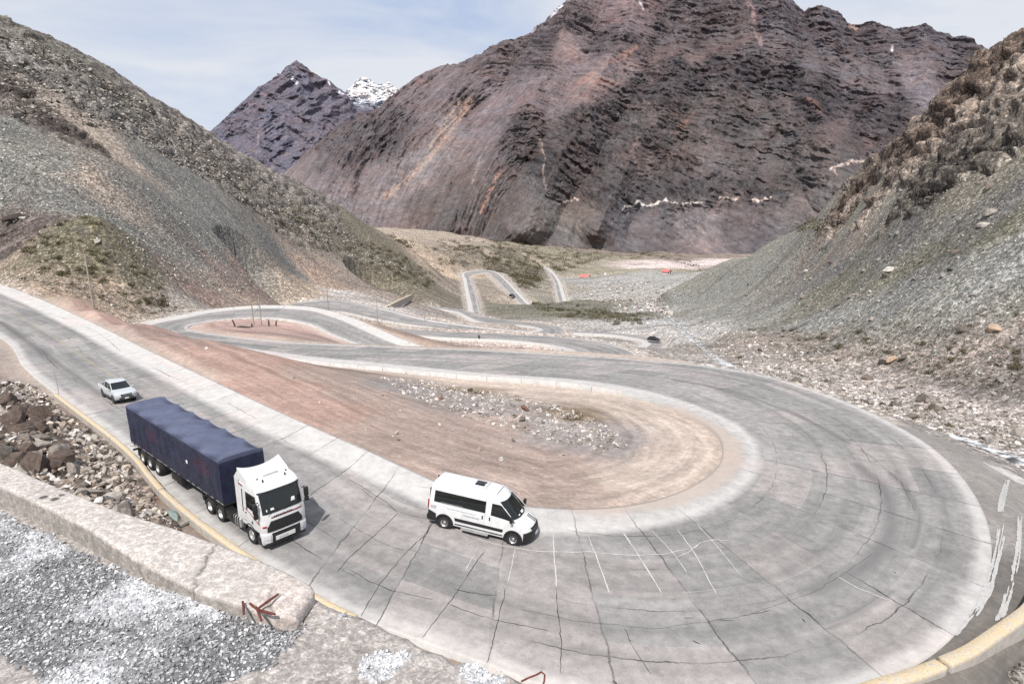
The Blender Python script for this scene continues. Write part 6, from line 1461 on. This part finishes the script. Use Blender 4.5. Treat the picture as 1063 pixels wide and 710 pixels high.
T_dark, T_tan, T_pale, T_brown, T_green = tinted('dark boulder', (70, 62, 58)), tinted('tan boulder', (176, 154, 134)), tinted('pale boulder', (188, 182, 174)), tinted('red brown boulder', (122, 90, 76)), tinted('grey green boulder', (138, 150, 146))
boulder(hit(14, 229), 2.6, 'large dark boulder at the left edge above the green mound', k=1, sq=(1.2, .9, .8), mat=T_dark); boulder(hit(24, 228), 1.1, 'pale boulder leaning against the large dark one at the left edge', k=2, mat=T_pale)
boulder(hit(1032, 343), 1.5, 'flat orange tan boulder on the right hillside near the photo edge', k=3, sq=(1., .9, 1.), sink=.25, mat=T_tan); boulder(hit(924, 281), 2.0, 'long white slab on the green streak of the right hillside', k=4, sq=(1., .8, .9), sink=.3, mat=T_pale, rz=.2)
boulder(hit(925, 375), 1.7, 'big tan boulder with a dark hollow at the foot of the right hillside', k=0, sq=(1., 1, 1.2), sink=.25, mat=T_tan); boulder(hit(917, 377), 1.1, 'dark boulder beside the big tan one at the right hillside foot', k=5, mat=T_dark)
boulder(hit(1020, 235), 2.0, 'pale ledge block high on the green streak of the right hillside', k=2, sq=(1.1, .8, .9), sink=.3, mat=T_pale); boulder(hit(545, 426), .62, 'dark red brown boulder on the gravel strip of the dirt island', k=1, mat=T_brown); boulder(hit(457, 414.5), .52, 'pinkish brown stone at the left of the dirt island gravel', k=3, mat=tinted('pink stone', (158, 130, 120)))
boulder(hit(510, 425), .36, 'pale stone at the lower side of the island gravel strip', k=0, mat=T_pale); boulder(hit(180, 538), .62, 'grey green boulder beside the timber plank by the yellow kerb', k=4, sq=(1.2, .8, .8), mat=T_green)
boulder(hit(100, 252), 1.3, 'round grey boulder in the middle of the green mound', k=5, mat=tinted('grey boulder', (160, 150, 142)))
T_crag = plain('brown crag rock', tuple(lin((98, 86, 79))), .95, var=.55, scale=4., spec=.2); CR = scatter([(0, 415), (35, 428), (62, 452), (75, 490), (40, 500), (0, 488)], 48, 0, 61); cm = [mesh_np('crag_rock', *hull_rock(70+k, .9, 24), M_stone, False) for k in range(6)]; cd_ = [o.data for o in cm]; [bpy.data.objects.remove(o) for o in cm]; cm = cd_
for m in cm: m.materials.clear(); m.materials.append(T_crag)
for p in CR:
    o = boulder(p, .35+.75*rng.random()**1.4, 'dark brown crag rock at the left edge behind the parapet', 'dark crag rocks behind the parapet', sq=(1, 1, 1.15), sink=.25); o.data = cm[rng.integers(0, 6)]; o.name = 'crag_rock'
# scrub
def bush_mesh(seed, n=230):
    r_ = np.random.default_rng(seed); L = r_.normal(size=(7, 3))*np.array([.42, .42, .12]); L[:, 2] = np.abs(L[:, 2])+.12; R = .22+.22*r_.random(7)
    c = r_.integers(0, 7, n); d = r_.normal(size=(n, 3)); d /= np.linalg.norm(d, axis=1)[:, None]; p = L[c]+d*R[c, None]*(.55+.5*r_.random((n, 1)))*np.array([1, 1, .8]); p[:, 2] = np.maximum(p[:, 2], .01)
    u = r_.normal(size=(n, 3)); u /= np.linalg.norm(u, axis=1)[:, None]; v = np.cross(u, d); v /= np.linalg.norm(v, axis=1)[:, None]+1e-9; s = .045+.07*r_.random((n, 1))
    q = np.stack([p-u*s, p+v*s*.55, p+u*s, p-v*s*.55], 1).reshape(-1, 3); return q, np.arange(4*n).reshape(-1, 4)
def bush_material():
    t = NT('scrub leaves'); tc = t.n('ShaderNodeTexCoord').outputs['Object']; r = t.n('ShaderNodeObjectInfo').outputs['Random']; n = t.noise(tc, 5., 4, .6); g = t.n('ShaderNodeNewGeometry').outputs['Random Per Island']
    c = t.mix(r, (.050, .046, .026), (.088, .078, .042)); c = t.mix(t.math('MULTIPLY', g, .6), c, (.14, .128, .075)); c = t.mix(t.rng(n, .4, .7, 0, .35), c, (.11, .075, .045)); t.set(col=c, rough=.85, spec=.2); return t.m
M_bush = bush_material(); BQ = [bush_mesh(s) for s in range(4)]; BMs = []
for q, f in BQ:
    o = mesh_np('scrub_bush', q, f, M_bush, False); BMs.append(o.data); bpy.data.objects.remove(o)
def bush(p, s, label, group=None, sz=(1, 1, 1)):
    o = bpy.data.objects.new('scrub_bush', BMs[rng.integers(0, 4)]); COL.objects.link(o); o.location = (p[0], p[1], p[2]-.04*s); o.scale = (s*sz[0], s*sz[1], s*sz[2]); o.rotation_euler = (0, 0, rng.random()*6.28); return tag(o, label, 'bush', group)
for nm, n, a, b, lb, gr, sd_ in (('mound', 85, .6, 1.9, 'dark olive bush on the overgrown mound above the road on the left', 'bushes on the green mound', 31), ('verge', 45, .35, .9, 'low bush on the sandy verge between green mound and road', 'bushes on the left verge', 32), ('ridge', 55, 1.2, 3.4, 'bush on the green end of the left ridge', 'bushes on the left ridge', 33),
                                 ('green', 28, 1.6, 4.2, 'bush in the green strip across the valley floor', 'bushes on the valley floor', 34), ('foot', 62, .5, 1.5, 'dark bush at the foot of the right hillside', 'bushes at the right hillside foot', 35), ('bed', 24, .5, 1.2, 'small bush among the stones of the stream bed', 'bushes in the stream bed', 36)):
    for p in scatter(AREA[nm], n, .9, sd_): bush(p, a+(b-a)*rng.random()**1.5, lb, gr)
bush(hit(590, 433), 1.0, 'green tuft at the right end of the island gravel strip', sz=(1.3, .8, .7)); bush(hit(598, 436), .7, 'yellow green tuft touching the larger tuft on the island gravel'); bush(hit(488, 406), .7, 'leftmost green tuft on the upper edge of the island gravel'); bush(hit(495, 407.5), .55, 'second green tuft on the upper edge of the island gravel'); bush(hit(538, 416), .5, 'small green tuft above the red brown boulder on the island')
def scrub(name, P, smin, smax, label):
    n = len(P); r_ = np.random.default_rng(n+1); sz = smin+(smax-smin)*r_.random(n)**1.6; a = r_.random(n)*6.28; co, fa = [], []; off = 0
    for k in range(4):
        v, f = BQ[k]; v = v.reshape(-1, 4, 3)[::4].reshape(-1, 3); f = np.arange(len(v)).reshape(-1, 4); v = v*np.array([1.15, 1.15, 1.]); s = np.arange(n)[np.arange(n) % 4 == k]; c_, s_ = np.cos(a[s])[:, None], np.sin(a[s])[:, None]
        q = np.stack([(v[:, 0]*c_-v[:, 1]*s_)*sz[s, None]+P[s, :1], (v[:, 0]*s_+v[:, 1]*c_)*sz[s, None]+P[s, 1:2], v[:, 2]*sz[s, None]+P[s, 2:3]], -1); co.append(q.reshape(-1, 3)); fa.append((f[None]+off+np.arange(len(s))[:, None, None]*len(v)).reshape(-1, 4)); off += len(s)*len(v)
    return tag(mesh_np(name, np.concatenate(co), np.concatenate(fa), M_bush, False), label, kind='stuff')
scrub('scrub', np.vstack([scatter(AREA['mound'], 420, .9, 41), scatter(AREA['verge'], 260, .9, 42)]), .18, .7, 'low dry scrub on the left mound and verge')
scrub('scrub', np.vstack([scatter(AREA['dale'], 260, .9, 45), scatter(AREA['mounds'], 700, 1., 46), scatter(AREA['base'], 500, .6, 50)]), 2., 6.5, 'scattered low scrub on the far valley mounds')
scrub('scrub', np.vstack([scatter(AREA['ridge'], 500, .9, 43), scatter(AREA['green'], 260, 1.1, 44)]), .7, 2.8, 'scattered low scrub on the far ridge and valley mounds')
scrub('scrub', np.vstack([scatter(AREA['foot'], 700, .9, 47), scatter(AREA['right'], 500, 1.2, 48), scatter(AREA['bed'], 260, .9, 49)]), .2, .85, 'low scrub dotted over the right hillside and its foot')
# ------------------------------------------------------------------ crack filler, cracks and worn lines on the road
def plain_mark(name, c): return plain(name, c, .9, var=.25, scale=5., spec=.2)
M_filler = plain_mark('pale crack filler', (.52, .50, .48)); M_crack = plain_mark('open crack', (.022, .02, .02)); M_yel = plain_mark('worn yellow paint', (.46, .36, .19))
def strips(name, lines, mat, jitter=.05, lift=.014, seed=0, soil=False):
    co, fa = [], []; off = 0
    for k, (pts, w) in enumerate(lines):
        q = np.array([hit(x, y) if soil else on_road(x, y) for x, y in pts]); d = np.concatenate([[0], np.cumsum(np.hypot(*np.diff(q[:, :2], axis=0).T))]); n = max(6, int(d[-1]/.22)); s = np.linspace(0, d[-1], n)
        P = np.stack([np.interp(s, d, q[:, j]) for j in range(3)], 1); P[:, 0] += jitter*fbm(s*1.7, s*0+k, 4, .65, seed=seed+k); P[:, 1] += jitter*fbm(s*1.7, s*0+k+50, 4, .65, seed=seed+k+9)
        P[:, 2] = gz(P[:, 0], P[:, 1])+lift if soil else [road_z(a, b)+lift for a, b in P[:, :2]]; t = np.gradient(P[:, :2], axis=0); t /= np.hypot(*t.T)[:, None]; nn = np.stack([-t[:, 1], t[:, 0]], 1)
        ww = (1. if soil else .62 if seed != 330 else .38)*w*np.clip(.75+.9*fbm(s*1.3, s*0+k*3, 4, .6, seed=seed+k+3), .12, 1.8)*np.clip(np.minimum(s, d[-1]-s)/.3+.2, .2, 1)
        A, B = P.copy(), P.copy(); A[:, :2] += nn*ww[:, None]/2; B[:, :2] -= nn*ww[:, None]/2; g = np.stack([A, B], 1); co.append(g.reshape(-1, 3)); fa.append(grid_faces(n, 2)+off); off += 2*n
    return tag(mesh_np(name, np.concatenate(co), np.concatenate(fa), mat, False), kind='structure')
strips('road_marking', [([(493, 558), (515, 565), (532, 568), (556, 572), (590, 573), (612, 572.5), (640, 575.5), (666, 576), (690, 575), (706, 571), (716, 570)], .14), ([(703, 578), (715, 573), (727, 563), (740, 560), (758, 561)], .13),
    ([(574, 553), (575, 575), (578, 609)], .13), ([(611, 556), (620, 580), (633, 616)], .12), ([(646, 551), (662, 575), (688, 617)], .13), ([(676, 550), (700, 575), (713, 594)], .10), ([(703, 549), (722, 575), (744, 617)], .11), ([(723, 543), (745, 568), (771, 599)], .08), ([(497, 566), (490, 580), (483, 592)], .10), ([(535, 568), (531, 588), (527, 606)], .11),
    ([(869, 598), (890, 610), (923, 623)], .12), ([(745, 502), (800, 517), (845, 527)], .07), ([(760, 505), (850, 530), (926, 543)], .06), ([(463, 541), (480, 553), (496, 560)], .08), ([(706, 616), (740, 612), (780, 607)], .05)], M_filler, .06, .016, 300)
strips('road_crack', [([(374, 640), (395, 605), (420, 575), (440, 555), (452, 540)], .10), ([(438, 662), (470, 620), (490, 590), (503, 572)], .09), ([(350, 593), (363, 578), (388, 556), (414, 532)], .10), ([(362, 590), (378, 600), (404, 612), (450, 622)], .08), ([(472, 611), (495, 616), (516, 618)], .11), ([(465, 626), (490, 636), (518, 644), (540, 648), (572, 655)], .08), ([(361, 496), (380, 508), (401, 521), (413, 533)], .09), ([(505, 688), (513, 660), (520, 632), (525, 610)], .08),
    ([(582, 700), (583, 668), (580, 640), (577, 612)], .09), ([(676, 700), (655, 668), (648, 650)], .06), ([(709, 641), (722, 641)], .12), ([(743, 643), (763, 643)], .10), ([(766, 639), (780, 637), (800, 633)], .07), ([(719, 664), (727, 669)], .25), ([(914, 477), (919, 478)], .22), ([(926, 592), (931, 595)], .25), ([(833, 642), (837, 646)], .22), ([(780, 551), (783, 550)], .2), ([(652, 663), (656, 665)], .2), ([(636, 706), (642, 711)], .25),
    ([(540, 632), (600, 645), (680, 652), (770, 640), (850, 612), (905, 575)], .04), ([(205, 470), (260, 505), (300, 530), (350, 560)], .05), ([(860, 455), (900, 470), (935, 500), (950, 530)], .05)], M_crack, .12, .012, 330)
strips('road_line', [([(-20, 306), (20, 328), (60, 353), (100, 380), (140, 405)], .13)], M_yel, .02, .012, 360)
# water running through the stream bed
def water_material():
    t = NT('stream water'); tc = t.n('ShaderNodeTexCoord').outputs['Object']; n = t.noise(tc, 1.3, 9, .72, 2.0)
    c = t.mix(t.rng(t.noise(tc, .45, 6, .6, 1.), .42, .54), (.05, .055, .06), (.70, .71, .72)); t.set(col=c, rough=.35, normal=t.bump(n, .6, .12)); return t.m
sw = STREAM; tq = np.linspace(0, 1, 9); P = sw[:, None, :3]*(1-tq[None, :, None])+sw[:, None, 3:]*tq[None, :, None]; mid = P.mean(1, keepdims=True); P = mid+(P-mid)*(.8+.4*fbm(np.arange(len(sw))*.2, np.zeros(len(sw)), 3, seed=400))[:, None, None]; P[..., 2] = gz(P[..., 0], P[..., 1])+.05+.10*fbm(P[..., 0]*.5, P[..., 1]*.5, 3, seed=401)
tag(mesh_np('water', P.reshape(-1, 3), grid_faces(*P.shape[:2]), water_material(), True), kind='structure')

lr_ = np.random.default_rng(9); wash = []
for pts, half in (([(1041, 545), (1035, 575), (1027, 604), (1019, 626), (1011, 640)], 4.5), ([(1058, 536), (1056, 570), (1050, 604), (1042, 634), (1036, 645)], 4.), ([(1046, 498), (1041, 515), (1038, 532)], 3.), ([(1008, 638), (999, 650), (990, 660)], 3.)):
    q = catmull(np.array(pts, float), 8)
    for k in range(26):
        i0 = lr_.integers(0, len(q)-5); i1 = min(len(q), i0+lr_.integers(4, 14)); o_ = (lr_.random()*2-1)*half; wash.append(([(x+o_, y) for x, y in q[i0:i1]], .05+.11*lr_.random()))
strips('road_marking', wash, plain_mark('old lime wash', (.46, .45, .44)), .05, .04, 500, True)
